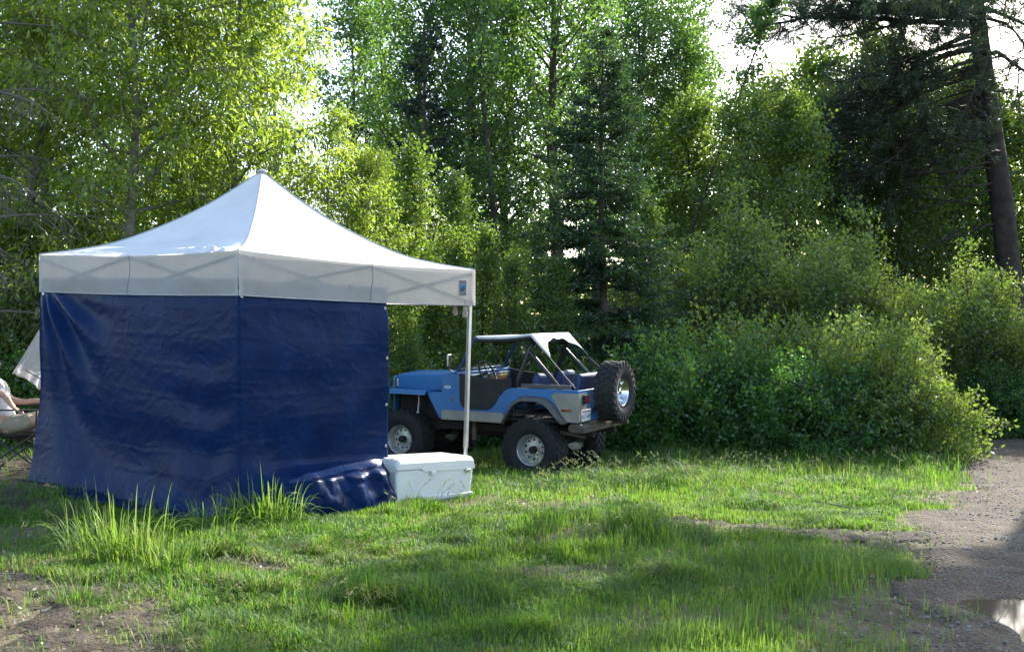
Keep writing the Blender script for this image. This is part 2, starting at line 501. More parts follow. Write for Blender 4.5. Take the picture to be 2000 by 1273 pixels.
def dirt_sheet(pts, w):
    P = np.array(pts)
    x = np.arange(P[:,0].min()-w*1.5, P[:,0].max()+w*1.5, 0.025); y = np.arange(P[:,1].min()-w*1.5, P[:,1].max()+w*1.5, 0.025)
    X, Y = np.meshgrid(x, y)
    mk = in_poly_path(X, Y, pts, w) + (vnoise(X, Y, 0.35, 31)-0.5)*0.9 + (vnoise(X, Y, 0.1, 32)-0.5)*0.5
    Z = gz(X, Y) + (vnoise(X, Y, 0.12, 12)-0.5)*0.02 - 0.03 + 0.036*sstep(-0.15, 0.2, mk) + (vnoise(X, Y, 0.11, 33)-0.5)*0.035 + (vnoise(X, Y, 0.05, 34)-0.5)*0.02
    i = np.arange(X.size).reshape(X.shape)
    Q = np.stack([i[:-1,:-1], i[:-1,1:], i[1:,1:], i[1:,:-1]], -1).reshape(-1, 4)
    mkf = (mk[:-1,:-1] > -0.5).ravel()
    o = link('dirt_path', np_mesh('dirt_path', np.stack([X, Y, Z], -1).reshape(-1, 3), Q[mkf], mat=M_dirt, smooth=True))
    tag(o, kind='structure')
for pts, w in DIRT: dirt_sheet(pts, w)

# loose stones on the road
rg = np.random.default_rng(5)
def pebbles(X, Y, Z, r, rg):
    n = len(X)
    base = np.array([(1,0,0),(0,1,0),(-1,0,0),(0,-1,0),(0,0,1),(0,0,-1)], dtype=float)
    T0 = np.array([(0,1,4),(1,2,4),(2,3,4),(3,0,4),(1,0,5),(2,1,5),(3,2,5),(0,3,5)])
    B = base[None]*(0.65+0.7*rg.random((n,6,1)))
    B[:,:,2] *= 0.6
    a = rg.random(n)*6.28; c = np.cos(a)[:,None]; s = np.sin(a)[:,None]
    x = B[:,:,0]*c - B[:,:,1]*s; y = B[:,:,0]*s + B[:,:,1]*c
    B[:,:,0] = x; B[:,:,1] = y
    V = B*r[:,None,None] + np.stack([X, Y, Z], -1)[:,None,:]
    T = (T0[None] + (np.arange(n)*6)[:,None,None]).reshape(-1, 3)
    return V.reshape(-1, 3), T
n = 15000
y = 3.2 + 14*rg.random(n)**1.7
s_ = -0.35 + 3.6*rg.random(n)
x = np.interp(y, EDGE_Y, EDGE_X) + s_/0.9
keep = (vnoise(x, y, 0.4, 41) > 0.35) & (puddle_r(x, y) > 1.0)
x = x[keep]; y = y[keep]; s_ = s_[keep]
r = 0.004 + 0.012*rg.random(len(x))**2.5
z = gz(x, y) + 0.025*sstep(-0.3, 0.3, s_) + r*0.1 - 0.035*np.exp(-((s_-0.75)/0.28)**2)*sstep(6.0, 8.5, y)*0.8
V, T = pebbles(x, y, z, r, rg)
tag(link('gravel', np_mesh('gravel', V, None, T, M_stone)), 'loose grey gravel scattered over the road', 'gravel', kind='stuff')

# ---------------------------------------------------------------- vegetation builders
class NM:
    """numpy mesh collector of quads with a per-face value"""
    def __init__(s): s.V = []; s.Q = []; s.v = []; s.n = 0
    def add(s, V, Q, v):
        s.V.append(V); s.Q.append(Q + s.n); s.v.append(v); s.n += len(V)
    def mesh(s, name, mat, smooth=False):
        return np_mesh(name, np.concatenate(s.V), np.concatenate(s.Q), mat=mat, v=np.concatenate(s.v), smooth=smooth)

def nrm(a):
    return a / np.maximum(np.linalg.norm(a, axis=-1, keepdims=True), 1e-9)

def tubes(nm, pts, rad, n=6):
    pts = np.asarray(pts, dtype=float); k = len(pts)
    d = nrm(np.gradient(pts, axis=0))
    ref = np.array([0.31, 0.95, 0.05]) if abs(d[0,2]) > 0.7 else np.array([0.05, 0.1, 0.99])
    sd = nrm(np.cross(d, ref)); u = np.cross(sd, d)
    a = np.arange(n)*2*np.pi/n
    V = pts[:,None,:] + (sd[:,None,:]*np.cos(a)[None,:,None] + u[:,None,:]*np.sin(a)[None,:,None])*np.asarray(rad)[:,None,None]
    i = np.arange(k*n).reshape(k, n); j = np.roll(i, -1, axis=1)
    Q = np.stack([i[:-1], j[:-1], j[1:], i[1:]], -1).reshape(-1, 4)
    nm.add(V.reshape(-1, 3), Q, np.zeros(len(Q)))

def leaves(nm, P, D, L, W, rg, v, fold=0.25):
    """diamond-shaped folded leaves"""
    n = len(P)
    D = nrm(D)
    r = rg.normal(size=(n, 3))
    S = nrm(np.cross(D, r)); Nn = np.cross(S, D)
    L = np.broadcast_to(L, (n,))[:,None]; W = np.broadcast_to(W, (n,))[:,None]
    mid = P + D*L*0.45
    V = np.stack([P, mid + S*W*0.5 + Nn*W*fold*0.5, P + D*L - Nn*L*0.12, mid - S*W*0.5 + Nn*W*fold*0.5], 1).reshape(-1, 3)
    Q = np.arange(4*n).reshape(n, 4)
    nm.add(V, Q, v)

def interp_path(pts, t):
    k = len(pts)-1
    f = np.clip(np.asarray(t)*k, 0, k-1e-6); i = f.astype(int); w = (f-i)[...,None]
    return pts[i]*(1-w) + pts[i+1]*w

def grow(seed, H, r0, lean=(0,0), wob=0.15, b0=0.2, nb=30, blen=2.0, shape=lambda t: 1.0, el=(20, 55), curl=0.0,
         nsub=7, sublen=0.7, nleaf=14, L=0.1, W=0.05, spread=0.1, droop=0.4, top=True, sides=7, trunk=None, fork=0):
    rg = np.random.default_rng(seed)
    wood = NM(); lf = NM()
    k = 12
    t = np.linspace(0, 1, k)
    if trunk is None:
        ph = rg.random(4)*6.28
        tx = lean[0]*H*t + wob*np.sin(t*4+ph[0])*t + 0.4*wob*np.sin(t*9+ph[1])*t
        ty = lean[1]*H*t + wob*np.sin(t*4.4+ph[2])*t
        tp = np.stack([tx, ty, H*t], -1)
    else:
        tp = interp_path(np.array(trunk, dtype=float), t)
    tr = r0*np.maximum((1-t)**0.75, 0.04) * (1 + 0.35*np.exp(-t*18))
    tubes(wood, tp, tr, sides)
    LP = []; LD = []; LV = []
    for i in range(nb):
        h = b0 + (1-b0)*(i + rg.random())/nb
        h = min(h, 0.985)
        p0 = interp_path(tp, h)
        az = i*2.39996 + rg.normal()*0.35
        e = R(el[0] + (el[1]-el[0])*h + rg.normal()*9)
        bl = blen*shape(h)*(0.65+0.6*rg.random())
        d = np.array([math.cos(az)*math.cos(e), math.sin(az)*math.cos(e), math.sin(e)])
        pts = [p0]
        for q in range(6):
            d = d + np.array([0, 0, curl]) + rg.normal(size=3)*0.11
            d = d/np.linalg.norm(d)
            pts.append(pts[-1] + d*bl/6)
        pts = np.array(pts)
        rb = max(0.006, r0*(1-h)**0.75*0.42)
        tubes(wood, pts, np.linspace(rb, 0.004, 7), 5 if rb > 0.02 else 4)
        tone = rg.normal()*0.10
        for s in range(nsub):
            u = 0.18 + 0.82*(s + rg.random())/nsub
            q0 = interp_path(pts, u)
            bd = nrm(pts[-1]-pts[0])
            sd = nrm(bd*0.55 + rg.normal(size=3)*0.62 + np.array([0, 0, 0.05]))
            sl = sublen*(0.55+0.8*rg.random())*(1.1-0.45*u)
            q1 = q0 + sd*sl*0.5 + rg.normal(size=3)*0.03; q2 = q0 + sd*sl + np.array([0, 0, -0.12*sl*droop*2]) + rg.normal(size=3)*0.04
            sp = np.array([q0, q1, q2])
            tubes(wood, sp, [0.006, 0.0045, 0.002], 3)
            m = max(2, int(nleaf*(0.6+0.8*rg.random())))
            tt = rg.random(m)**0.75
            LP.append(interp_path(sp, tt) + rg.normal(size=(m, 3))*spread)
            LD.append(np.tile(sd*0.45, (m, 1)))
            LV.append(np.full(m, 0.42 + tone + rg.normal()*0.10))
    LP = np.concatenate(LP); LD = np.concatenate(LD); LV = np.concatenate(LV)
    n = len(LP)
    D = LD + rg.normal(size=(n, 3))*0.62 + np.array([0, 0, -droop])
    sc = 0.65 + 0.65*rg.random(n)
    leaves(lf, LP, D, L*sc, W*sc, rg, np.clip(LV + rg.normal(size=n)*0.17, 0, 1))
    return wood, lf

def grow_shrub(seed, rx, ry, h, nclump, nleaf, L, W, spread=0.16, nstem=14, low=0.12, droop=0.0, leanout=0.5):
    """many-stemmed dense bush; leaves sit on shoots that push out through its surface"""
    rg = np.random.default_rng(seed)
    wood = NM(); lf = NM()
    for i in range(nstem):
        a = rg.random()*6.28; rr = rg.random()**0.5
        p0 = np.array([math.cos(a)*rx*0.25*rr, math.sin(a)*ry*0.25*rr, -0.08])
        p2 = np.array([math.cos(a)*rx*0.8*rr, math.sin(a)*ry*0.8*rr, h*(1-0.35*rr)*(0.6+0.4*rg.random())])
        p1 = (p0+p2)/2 + np.array([0, 0, 0.12*h])
        tubes(wood, np.array([p0, p1, p2]), [0.018, 0.012, 0.004], 4)
    LP = []; LD = []; LV = []
    for i in range(nclump):
        a = rg.random()*6.28
        ct = rg.random()**0.8
        st = math.sqrt(max(0, 1-ct*ct))
        rr = 0.55 + 0.5*rg.random()**0.6
        bump = 0.85 + 0.3*math.sin(a*3+seed) * math.sin(ct*5+seed*2)
        c = np.array([math.cos(a)*st*rx, math.sin(a)*st*ry, ct*h])*rr*bump
        c[2] = max(c[2], low*h*rg.random())
        out = nrm(c - np.array([0, 0, h*0.25]))
        sh = nrm(out*0.8 + rg.normal(size=3)*0.35 + np.array([0, 0, leanout]))
        sl = spread*(1.6+1.8*rg.random())
        sp = np.array([c - sh*sl*0.6, c + sh*sl*0.2, c + sh*sl])
        tubes(wood, sp, [0.006, 0.004, 0.002], 3)
        m = max(3, int(nleaf*(0.5+rg.random())))
        tt = rg.random(m)
        LP.append(interp_path(sp, tt) + rg.normal(size=(m, 3))*spread*(0.62-0.4*tt[:,None]))
        LD.append(np.tile(sh*0.5, (m, 1)))
        LV.append(np.full(m, 0.45 + rg.normal()*0.16))
    LP = np.concatenate(LP); LD = np.concatenate(LD); LV = np.concatenate(LV)
    keep = LP[:,2] > 0.03
    LP, LD, LV = LP[keep], LD[keep], LV[keep]
    n = len(LP)
    D = LD + rg.normal(size=(n, 3))*0.7 + np.array([0, 0, -droop])
    sc = 0.6 + 0.7*rg.random(n)
    leaves(lf, LP, D, L*sc, W*sc, rg, np.clip(LV + rg.normal(size=n)*0.16, 0, 1))
    return wood, lf

def grow_conifer(seed, H, r0, b0=0.1, whorl=0.27, blen=1.5, per=7, L=0.085, W=0.022, down=-8, sparse=1.0, ragged=0.25, power=0.85, twig=0.42):
    rg = np.random.default_rng(seed)
    wood = NM(); lf = NM()
    t = np.linspace(0, 1, 12)
    tp = np.stack([0.05*np.sin(t*5+seed), 0.05*np.sin(t*4+seed*2), H*t], -1)
    tubes(wood, tp, r0*np.maximum((1-t)**0.85, 0.03), 7)
    P = []; D = []; Vv = []
    h = b0*H
    while h < H*0.985:
        f = h/H
        rel = (1-f)/(1-b0)
        for i in range(per):
            if rg.random() > sparse: continue
            az = rg.random()*6.28
            bl = (blen*rel**power + 0.08)*(1-ragged+2*ragged*rg.random())
            e = R(down + 45*f**1.5 + rg.normal()*7)
            d = np.array([math.cos(az)*math.cos(e), math.sin(az)*math.cos(e), math.sin(e)])
            side = nrm(np.cross(d, [0, 0, 1.0]))
            p0 = interp_path(tp, min(f + rg.normal()*0.008, 0.99))
            pts = [p0]
            for q in range(5):
                d = nrm(d + np.array([0, 0, (-0.07 if q < 2 else 0.08)]) + rg.normal(size=3)*0.05)
                pts.append(pts[-1] + d*bl/5)
            pts = np.array(pts)
            tubes(wood, pts, np.linspace(0.006+0.012*rel, 0.003, 6), 4)
            tone = 0.4 + rg.normal()*0.12
            nt_ = max(3, int(bl/0.085))
            for s in range(nt_):
                u = 0.12 + 0.88*(s + rg.random())/nt_
                q0 = interp_path(pts, u)
                for sg in (-1, 1):
                    sd = nrm(d*0.75 + side*sg*0.8 + np.array([0, 0, -0.18]) + rg.normal(size=3)*0.14)
                    sl = twig*(1.05-u)*min(1, bl)*(0.6+0.7*rg.random()) + 0.05
                    m = max(3, int(sl/0.022))
                    tt = rg.random(m)
                    pp = q0 + sd*(sl*tt)[:,None] + np.array([0, 0, -0.25*sl])*(tt**2)[:,None]
                    P.append(pp)
                    D.append(sd + rg.normal(size=(m, 3))*0.55)
                    Vv.append(np.clip(tone + 0.25*(tt*u) + rg.normal(size=m)*0.12, 0, 1))
        h += whorl*(0.75+0.5*rg.random())*(0.55+0.45*rel)
    P = np.concatenate(P); D = np.concatenate(D); Vv = np.concatenate(Vv)
    sc = 0.7+0.6*rg.random(len(P))
    leaves(lf, P, D, L*sc, W*sc, rg, Vv, 0.1)
    return wood, lf

def proto(builder, bark, leaf, name):
    w, l = builder
    return (w.mesh(name+'_wood', bark, True), l.mesh(name+'_leaves', leaf))

def plant(pr, name, label, cat, x, y, rz=0.0, s=1.0, group=None, sz=None, parts=('trunk', 'crown'), tilt=(0, 0), sink=0.05):
    e = empty(name, (x, y, float(gz(x, y)) - sink), rz, label, cat, group)
    e.scale = (s, s, s if sz is None else sz)
    e.rotation_euler = (tilt[0], tilt[1], rz)
    for nme, me in zip(parts, pr):
        link(nme, me, e)
    return e
def at(px, d):
    return (px-1000)/2000.0*d
# ---------------------------------------------------------------- trees and shrubs
round_ = lambda t: 0.35 + 0.75*math.sin(min(1, max(0, (t-0.05)))*math.pi*0.92)
column_ = lambda t: 0.75 + 0.35*math.sin(t*math.pi) - 0.45*max(0, t-0.7)/0.3
PR = {}
PR['lime1'] = proto(grow(11, 9.0, 0.105, (0.05, 0), 0.25, 0.25, 48, 1.9, column_, (5, 50), -0.03, 9, 0.75, 46, 0.125, 0.04, 0.13, 0.8), M_bark_pale, M_leaf_lime, 'lime_tree_a')
PR['lime2'] = proto(grow(12, 8.6, 0.09, (-0.02, 0.02), 0.35, 0.24, 46, 1.6, column_, (8, 50), -0.03, 9, 0.7, 44, 0.125, 0.04, 0.13, 0.8), M_bark_pale, M_leaf_lime, 'lime_tree_b')
PR['lime3'] = proto(grow(13, 8.0, 0.07, (0.0, 0.0), 0.25, 0.2, 34, 1.25, column_, (15, 55), -0.02, 7, 0.55, 24, 0.12, 0.038, 0.1, 0.8), M_bark_pale, M_leaf_lime, 'lime_tree_c')
PR['cot1'] = proto(grow(21, 13.5, 0.24, (0.02, 0), 0.35, 0.30, 50, 2.6, round_, (15, 60), 0.03, 9, 0.95, 31, 0.12, 0.085, 0.17, 0.3), M_bark, M_leaf_mid, 'cottonwood_a')
PR['cot2'] = proto(grow(22, 13.0, 0.2, (-0.02, 0.02), 0.5, 0.28, 48, 2.3, round_, (20, 62), 0.03, 9, 0.9, 29, 0.12, 0.085, 0.17, 0.3), M_bark, M_leaf_mid, 'cottonwood_b')
PR['cot3'] = proto(grow(23, 12.5, 0.15, (0.03, 0.0), 0.4, 0.36, 34, 2.0, round_, (15, 60), 0.03, 8, 0.85, 34, 0.12, 0.085, 0.16, 0.3), M_bark, M_leaf_mid, 'cottonwood_c')
PR['sap1'] = proto(grow(31, 5.6, 0.05, (0.0, 0.0), 0.2, 0.06, 46, 1.15, lambda t: 1.05-0.8*t, (25, 65), 0.03, 8, 0.5, 22, 0.085, 0.055, 0.1, 0.2), M_bark, M_leaf_fresh, 'sapling_a')
PR['sap2'] = proto(grow(32, 5.0, 0.045, (0.04, 0.0), 0.25, 0.05, 42, 1.2, lambda t: 1.05-0.7*t, (20, 65), 0.03, 8, 0.5, 22, 0.085, 0.055, 0.1, 0.2), M_bark, M_leaf_fresh, 'sapling_b')
PR['alder1'] = proto(grow(41, 8.4, 0.1, (0.03, 0.0), 0.4, 0.16, 50, 1.9, column_, (18, 60), 0.02, 9, 0.8, 34, 0.105, 0.075, 0.15, 0.25), M_bark, M_leaf_willow, 'alder_a')
PR['alder2'] = proto(grow(42, 7.8, 0.08, (-0.04, 0.0), 0.45, 0.14, 46, 1.8, column_, (18, 60), 0.02, 9, 0.8, 34, 0.105, 0.075, 0.15, 0.25), M_bark, M_leaf_fresh, 'alder_b')
def willow(seed, h, rx, mat, nm):
    wood = NM(); lf = NM()
    rg = np.random.default_rng(seed)
    for i in range(9):
        a = i*0.7 + rg.random()*0.5
        r = rg.random()**0.5
        tip = np.array([math.cos(a)*rx*r, math.sin(a)*rx*0.8*r, h*(1.05-0.45*r)*(0.75+0.3*rg.random())])
        base = np.array([math.cos(a)*0.25, math.sin(a)*0.25, 0])
        mid = base*0.5 + tip*0.5 + np.array([-math.cos(a)*0.2, -math.sin(a)*0.2, 0.2])
        w, l = grow(seed*100+i, 1, 0.045, b0=0.3, nb=14, blen=0.95, shape=lambda t: 1.05-0.45*t, el=(15, 60), curl=0.01,
                    nsub=6, sublen=0.5, nleaf=18, L=0.085, W=0.048, spread=0.12, droop=0.2, trunk=[base, mid, tip], sides=5)
        wood.add(np.concatenate(w.V), np.concatenate([q for q in w.Q]), np.concatenate(w.v))
        lf.add(np.concatenate(l.V), np.concatenate([q for q in l.Q]), np.concatenate(l.v))
    return wood, lf
PR['will1'] = proto(willow(51, 4.9, 1.9, M_leaf_willow, ''), M_bark, M_leaf_willow, 'willow_a')
PR['will2'] = proto(willow(52, 4.3, 1.8, M_leaf_willow, ''), M_bark, M_leaf_willow, 'willow_b')
PR['hedge1'] = proto(grow_shrub(61, 1.55, 1.25, 2.0, 620, 34, 0.075, 0.046, 0.15), M_bark, M_leaf_hedge, 'shrub_a')
PR['hedge2'] = proto(grow_shrub(62, 1.45, 1.2, 1.8, 580, 34, 0.075, 0.046, 0.15), M_bark, M_leaf_hedge, 'shrub_b')
PR['hedge3'] = proto(grow_shrub(63, 1.35, 1.25, 2.15, 560, 34, 0.078, 0.044, 0.16), M_bark, M_leaf_willow, 'shrub_c')
PR['fir'] = proto(grow_conifer(71, 7.7, 0.11, 0.07, 0.27, 1.95, 7, 0.09, 0.03, power=0.68), M_bark, M_needle_fir, 'fir')
PR['dark'] = proto(grow_conifer(72, 11.0, 0.16, 0.28, 0.5, 1.35, 6, 0.13, 0.026, -12, 0.6, 0.45, 0.6, 0.45), M_bark, M_needle_dark, 'dark_conifer')

# lime-green drooping-leaf trees behind the tent, left
plant(PR['lime1'], 'leafy_tree', 'lime-green drooping-leaf tree with thick trunk behind left half of tent', 'tree', at(222, 14.6), 14.6, 0.2)
plant(PR['lime2'], 'leafy_tree', 'slender lime-green tree rising behind the tent peak', 'tree', at(478, 16.2), 16.2, 1.3)
plant(PR['lime2'], 'leafy_tree', 'lime-green tree at the far left edge behind the bare twigs', 'tree', at(60, 16.0), 16.0, 3.0, 1.05)
plant(PR['lime1'], 'leafy_tree', 'tall lime-green tree between tent peak and left trunk, second row', 'tree', at(350, 18.5), 18.5, 2.2, 1.12)
plant(PR['lime1'], 'leafy_tree', 'tall lime-green tree in the top left corner, second row', 'tree', at(120, 19.5), 19.5, 4.2, 1.15)
plant(PR['lime2'], 'leafy_tree', 'lime-green tree farthest left, half out of frame', 'tree', at(-110, 15.2), 15.2, 5.0, 1.05)
plant(PR['lime3'], 'leafy_tree', 'thin airy tree against white sky right of tent peak', 'tree', at(535, 18.5), 18.5, 0.7, 1.1)
plant(PR['lime3'], 'leafy_tree', 'low drooping-leaf tree just right of the tent peak', 'tree', at(655, 17.5), 17.5, 2.9, 0.72)
plant(PR['lime2'], 'leafy_tree', 'drooping-leaf tree behind right slope of tent roof', 'tree', at(725, 19.0), 19.0, 0.4, 0.62)

# cottonwoods and dark conifers in the middle distance
def cot(p, px, d, rz, s, label): plant(PR[p], 'cottonwood_tree', label, 'tree', at(px, d), d, rz, s)
cot('cot1', 900, 30, 0.3, 1.0, 'tall cottonwood with straight dark trunk above the tent right corner')
cot('cot2', 812, 31, 1.9, 0.95, 'cottonwood left of the tall straight trunk, mid distance')
cot('cot1', 1095, 30, 3.6, 1.03, 'large cottonwood with thick pale trunk left of the fir')
cot('cot2', 1010, 32, 0.9, 1.0, 'cottonwood between the two thickest trunks, mid distance')
cot('cot3', 965, 28, 4.4, 0.92, 'slender cottonwood with leaning trunk left of the fir')
cot('cot1', 1225, 44, 5.2, 1.12, 'cottonwood behind the top of the fir')
cot('cot3', 700, 33, 2.5, 1.0, 'cottonwood at the left edge of the open sky')
cot('cot3', 1310, 43, 1.1, 1.1, 'cottonwood right of the fir beside the sky gap')
cot('cot2', 755, 36, 4.8, 1.0, 'cottonwood in the back row above the tent roof')
cot('cot1', 1165, 40, 2.0, 1.12, 'back-row cottonwood directly above the fir tip')
cot('cot2', 1265, 47, 0.6, 1.3, 'back-row cottonwood right of the fir tip')
cot('cot1', 1335, 48, 4.1, 1.22, 'back-row cottonwood at the left rim of the right sky gap')
def con(px, d, rz, s, label): plant(PR['dark'], 'dark_conifer', label, 'tree', at(px, d), d, rz, s)
con(828, 27, 0.4, 0.95, 'dark sparse conifer with bare lower trunk left of straight cottonwood')
con(893, 33, 2.1, 0.98, 'dark conifer behind the straight cottonwood trunk')
con(715, 37, 4.0, 1.1, 'bluish dark conifer behind the sky gap left of centre')
con(930, 40, 1.0, 1.0, 'small dark conifer farthest back near picture centre')

plant(PR['fir'], 'fir_tree', 'dark green young fir with tiered branches right of centre', 'tree', at(1178, 21.0), 21.0, 0.5, 1.07)

# fresh green saplings
SG = 'saplings in the undergrowth'
def sap(p, px, d, rz, s, label): plant(PR[p], 'sapling', label, 'tree', at(px, d), d, rz, s)
sap('sap1', 800, 20.5, 0.2, 1.0, 'fresh green sapling with pointed top right of tent roof')
sap('sap2', 735, 19.5, 1.5, 0.9, 'fresh green sapling behind the right slope of tent roof')
sap('sap2', 875, 20.0, 2.7, 0.78, 'bushy sapling behind the tent right corner')
sap('sap1', 945, 21.0, 3.9, 0.72, 'bushy sapling between tent corner and fir')
sap('sap2', 1010, 20.0, 5.0, 0.7, 'light sapling left of the fir base')
sap('sap1', 1060, 24.0, 0.9, 0.8, 'sapling close behind the left side of the fir')
sap('sap1', 1275, 23.5, 1.8, 0.86, 'sapling close behind the right side of the fir')
sap('sap2', 905, 18.5, 0.1, 0.55, 'low sapling behind the tent right leg')
sap('sap1', 800, 17.5, 3.3, 0.5, 'low sapling seen under the tent awning left of the leg')

# alders / thicket on the right
def ald(p, px, d, rz, s, label): plant(PR[p], 'thicket_tree', label, 'tree', at(px, d), d, rz, s)
ald('alder2', 1350, 39.0, 0.4, 1.3, 'light green thicket tree right of the fir under the sky gap')
ald('alder1', 1440, 36.0, 1.7, 1.15, 'thicket tree below the bright sky gap on the right')
ald('alder2', 1545, 37.0, 2.9, 1.25, 'yellow-green thicket tree under the upper pine bough')
ald('alder1', 1645, 44.0, 4.1, 1.35, 'thicket tree left of the pine, second row')
ald('alder2', 1745, 43.0, 5.3, 1.35, 'thicket tree behind the drooping pine boughs')
ald('alder1', 1850, 44.0, 0.8, 1.4, 'thicket tree behind the pine trunk')
ald('alder2', 1960, 45.0, 2.0, 1.4, 'thicket tree at the right edge behind the pine')
ald('alder1', 2090, 44.0, 3.2, 1.4, 'thicket tree right of the pine, out of frame')
ald('alder1', 1495, 47.0, 2.4, 1.5, 'tall hazy thicket tree in the back row right of the sky gap')
ald('alder2', 1590, 48.0, 0.3, 1.8, 'tall thicket tree in the back row, second from the sky gap')
ald('alder1', 1690, 48.0, 5.9, 1.75, 'tall thicket tree in the back row left of the drooping boughs')
ald('alder2', 1795, 49.0, 1.2, 1.6, 'tall thicket tree in the back row behind the drooping boughs')
ald('alder1', 1905, 48.0, 3.9, 1.6, 'tall thicket tree in the back row beside the pine trunk')
sap('sap2', 760, 22.5, 2.2, 1.05, 'fresh green sapling in the second row right of tent roof')
sap('sap1', 880, 23.5, 4.4, 0.95, 'fresh green sapling in the second row above the tent corner')
sap('sap1', 1105, 20.0, 2.2, 0.6, 'low light sapling in front of the fir on its left')
# leaning young tree whose top stands against the white sky
PR['lean'] = proto(grow(43, 7.5, 0.05, b0=0.55, nb=22, blen=0.75, shape=lambda t: 1.1-0.6*t, el=(20, 60), nsub=6, sublen=0.4, nleaf=16, L=0.1, W=0.06, spread=0.08, droop=0.3,
                        trunk=[(0,0,0), (0.5,0,2.4), (1.4,0.1,5.0), (2.35,0.1,7.6), (2.6,0.1,8.4)]), M_bark, M_leaf_mid, 'leaning_tree')
plant(PR['lean'], 'leaning_tree', 'pale leaning young tree with its leafy tip against the sky', 'tree', at(1275, 37.0), 37.0, 0.0, 1.63)

def wil(p, px, d, rz, s, label): plant(PR[p], 'willow_shrub', label, 'shrub', at(px, d), d, rz, s, parts=('stems', 'foliage'))
wil('will1', 1340, 25.5, 0.2, 1.05, 'many-stemmed willow right of the fir base')
wil('will2', 1450, 25.0, 1.4, 1.2, 'many-stemmed willow above the dark shrubs, second from the fir')
wil('will1', 1555, 26.0, 2.6, 1.12, 'tall yellow-green willow in the middle of the thicket')
wil('will2', 1660, 22.5, 3.7, 1.0, 'yellow-green willow left of the road bend')
wil('will1', 1770, 22.0, 4.9, 0.85, 'sunlit willow nearest to the road')
wil('will2', 1905, 21.6, 0.9, 0.85, 'dark green willow below the pine trunk across the road')
wil('will1', 1995, 21.4, 2.2, 0.72, 'dark green willow at the right edge across the road')
wil('will1', 1240, 25.0, 3.0, 0.75, 'low willow behind the spare wheel')

def hed(p, px, d, rz, s, label, sz=None): plant(PR[p], 'dense_shrub', label, 'shrub', at(px, d), d, rz, s, parts=('stems', 'foliage'), sz=sz)
hed('hedge1', 1265, 18.2, 0.3, 0.95, 'dark dense shrub right behind the spare wheel')
hed('hedge2', 1365, 17.4, 1.3, 0.98, 'dark dense shrub one step right of the spare wheel')
hed('hedge1', 1470, 17.5, 2.3, 0.93, 'dark dense shrub in the middle of the low hedge')
hed('hedge2', 1570, 16.8, 3.5, 0.92, 'dense shrub with sunlit tips behind the tall grass')
hed('hedge3', 1680, 17.4, 4.3, 0.92, 'light green dense shrub left of the road corner shrub')
hed('hedge3', 1762, 16.9, 5.4, 0.88, 'light green sunlit shrub at the road corner')
hed('hedge3', 1420, 19.4, 4.0, 1.0, 'shrub in the second row behind the dark hedge')
hed('hedge3', 1620, 19.2, 0.7, 0.95, 'shrub in the second row behind the sunlit shrubs')
hed('hedge3', 1520, 19.8, 1.1, 0.95, 'pale green shrub in the second row, middle of the hedge')
hed('hedge1', 1320, 19.6, 2.1, 0.95, 'shrub in the second row above the spare wheel')
hed('hedge3', 1715, 19.6, 2.7, 0.95, 'pale green shrub in the second row near the road')
hed('hedge2', 1160, 18.6, 5.0, 0.8, 'low shrub behind the cargo bed of the vehicle')
hed('hedge1', 1060, 18.9, 0.6, 0.72, 'low shrub seen through the open cabin')
hed('hedge2', 955, 18.4, 2.0, 0.7, 'low shrub behind the windshield and tent leg')
hed('hedge1', 850, 18.6, 3.4, 0.75, 'low shrub above the blue bonnet')
hed('hedge2', 765, 17.9, 4.6, 0.75, 'low shrub at the right edge of the blue tarp')
hed('hedge1', 1925, 20.9, 1.2, 0.7, 'dark shrub beyond the road bend')
hed('hedge2', 2000, 20.7, 2.8, 0.75, 'dark shrub on the bank at the right edge')
hed('hedge3', 20, 14.2, 1.0, 0.9, 'leafy green shrub on the left bank behind the seated person')
hed('hedge1', -60, 13.6, 2.0, 0.9, 'leafy shrub left of the seated person, out of frame')
hed('hedge3', 110, 15.2, 3.0, 1.1, 'leafy shrub hidden behind the left edge of the tarp')
hed('hedge1', 640, 16.4, 3.0, 0.9, 'shrub hidden behind the right half of the tent')
hed('hedge2', 30, 16.0, 5.1, 1.3, 'taller shrub on the left bank below the bare twigs')

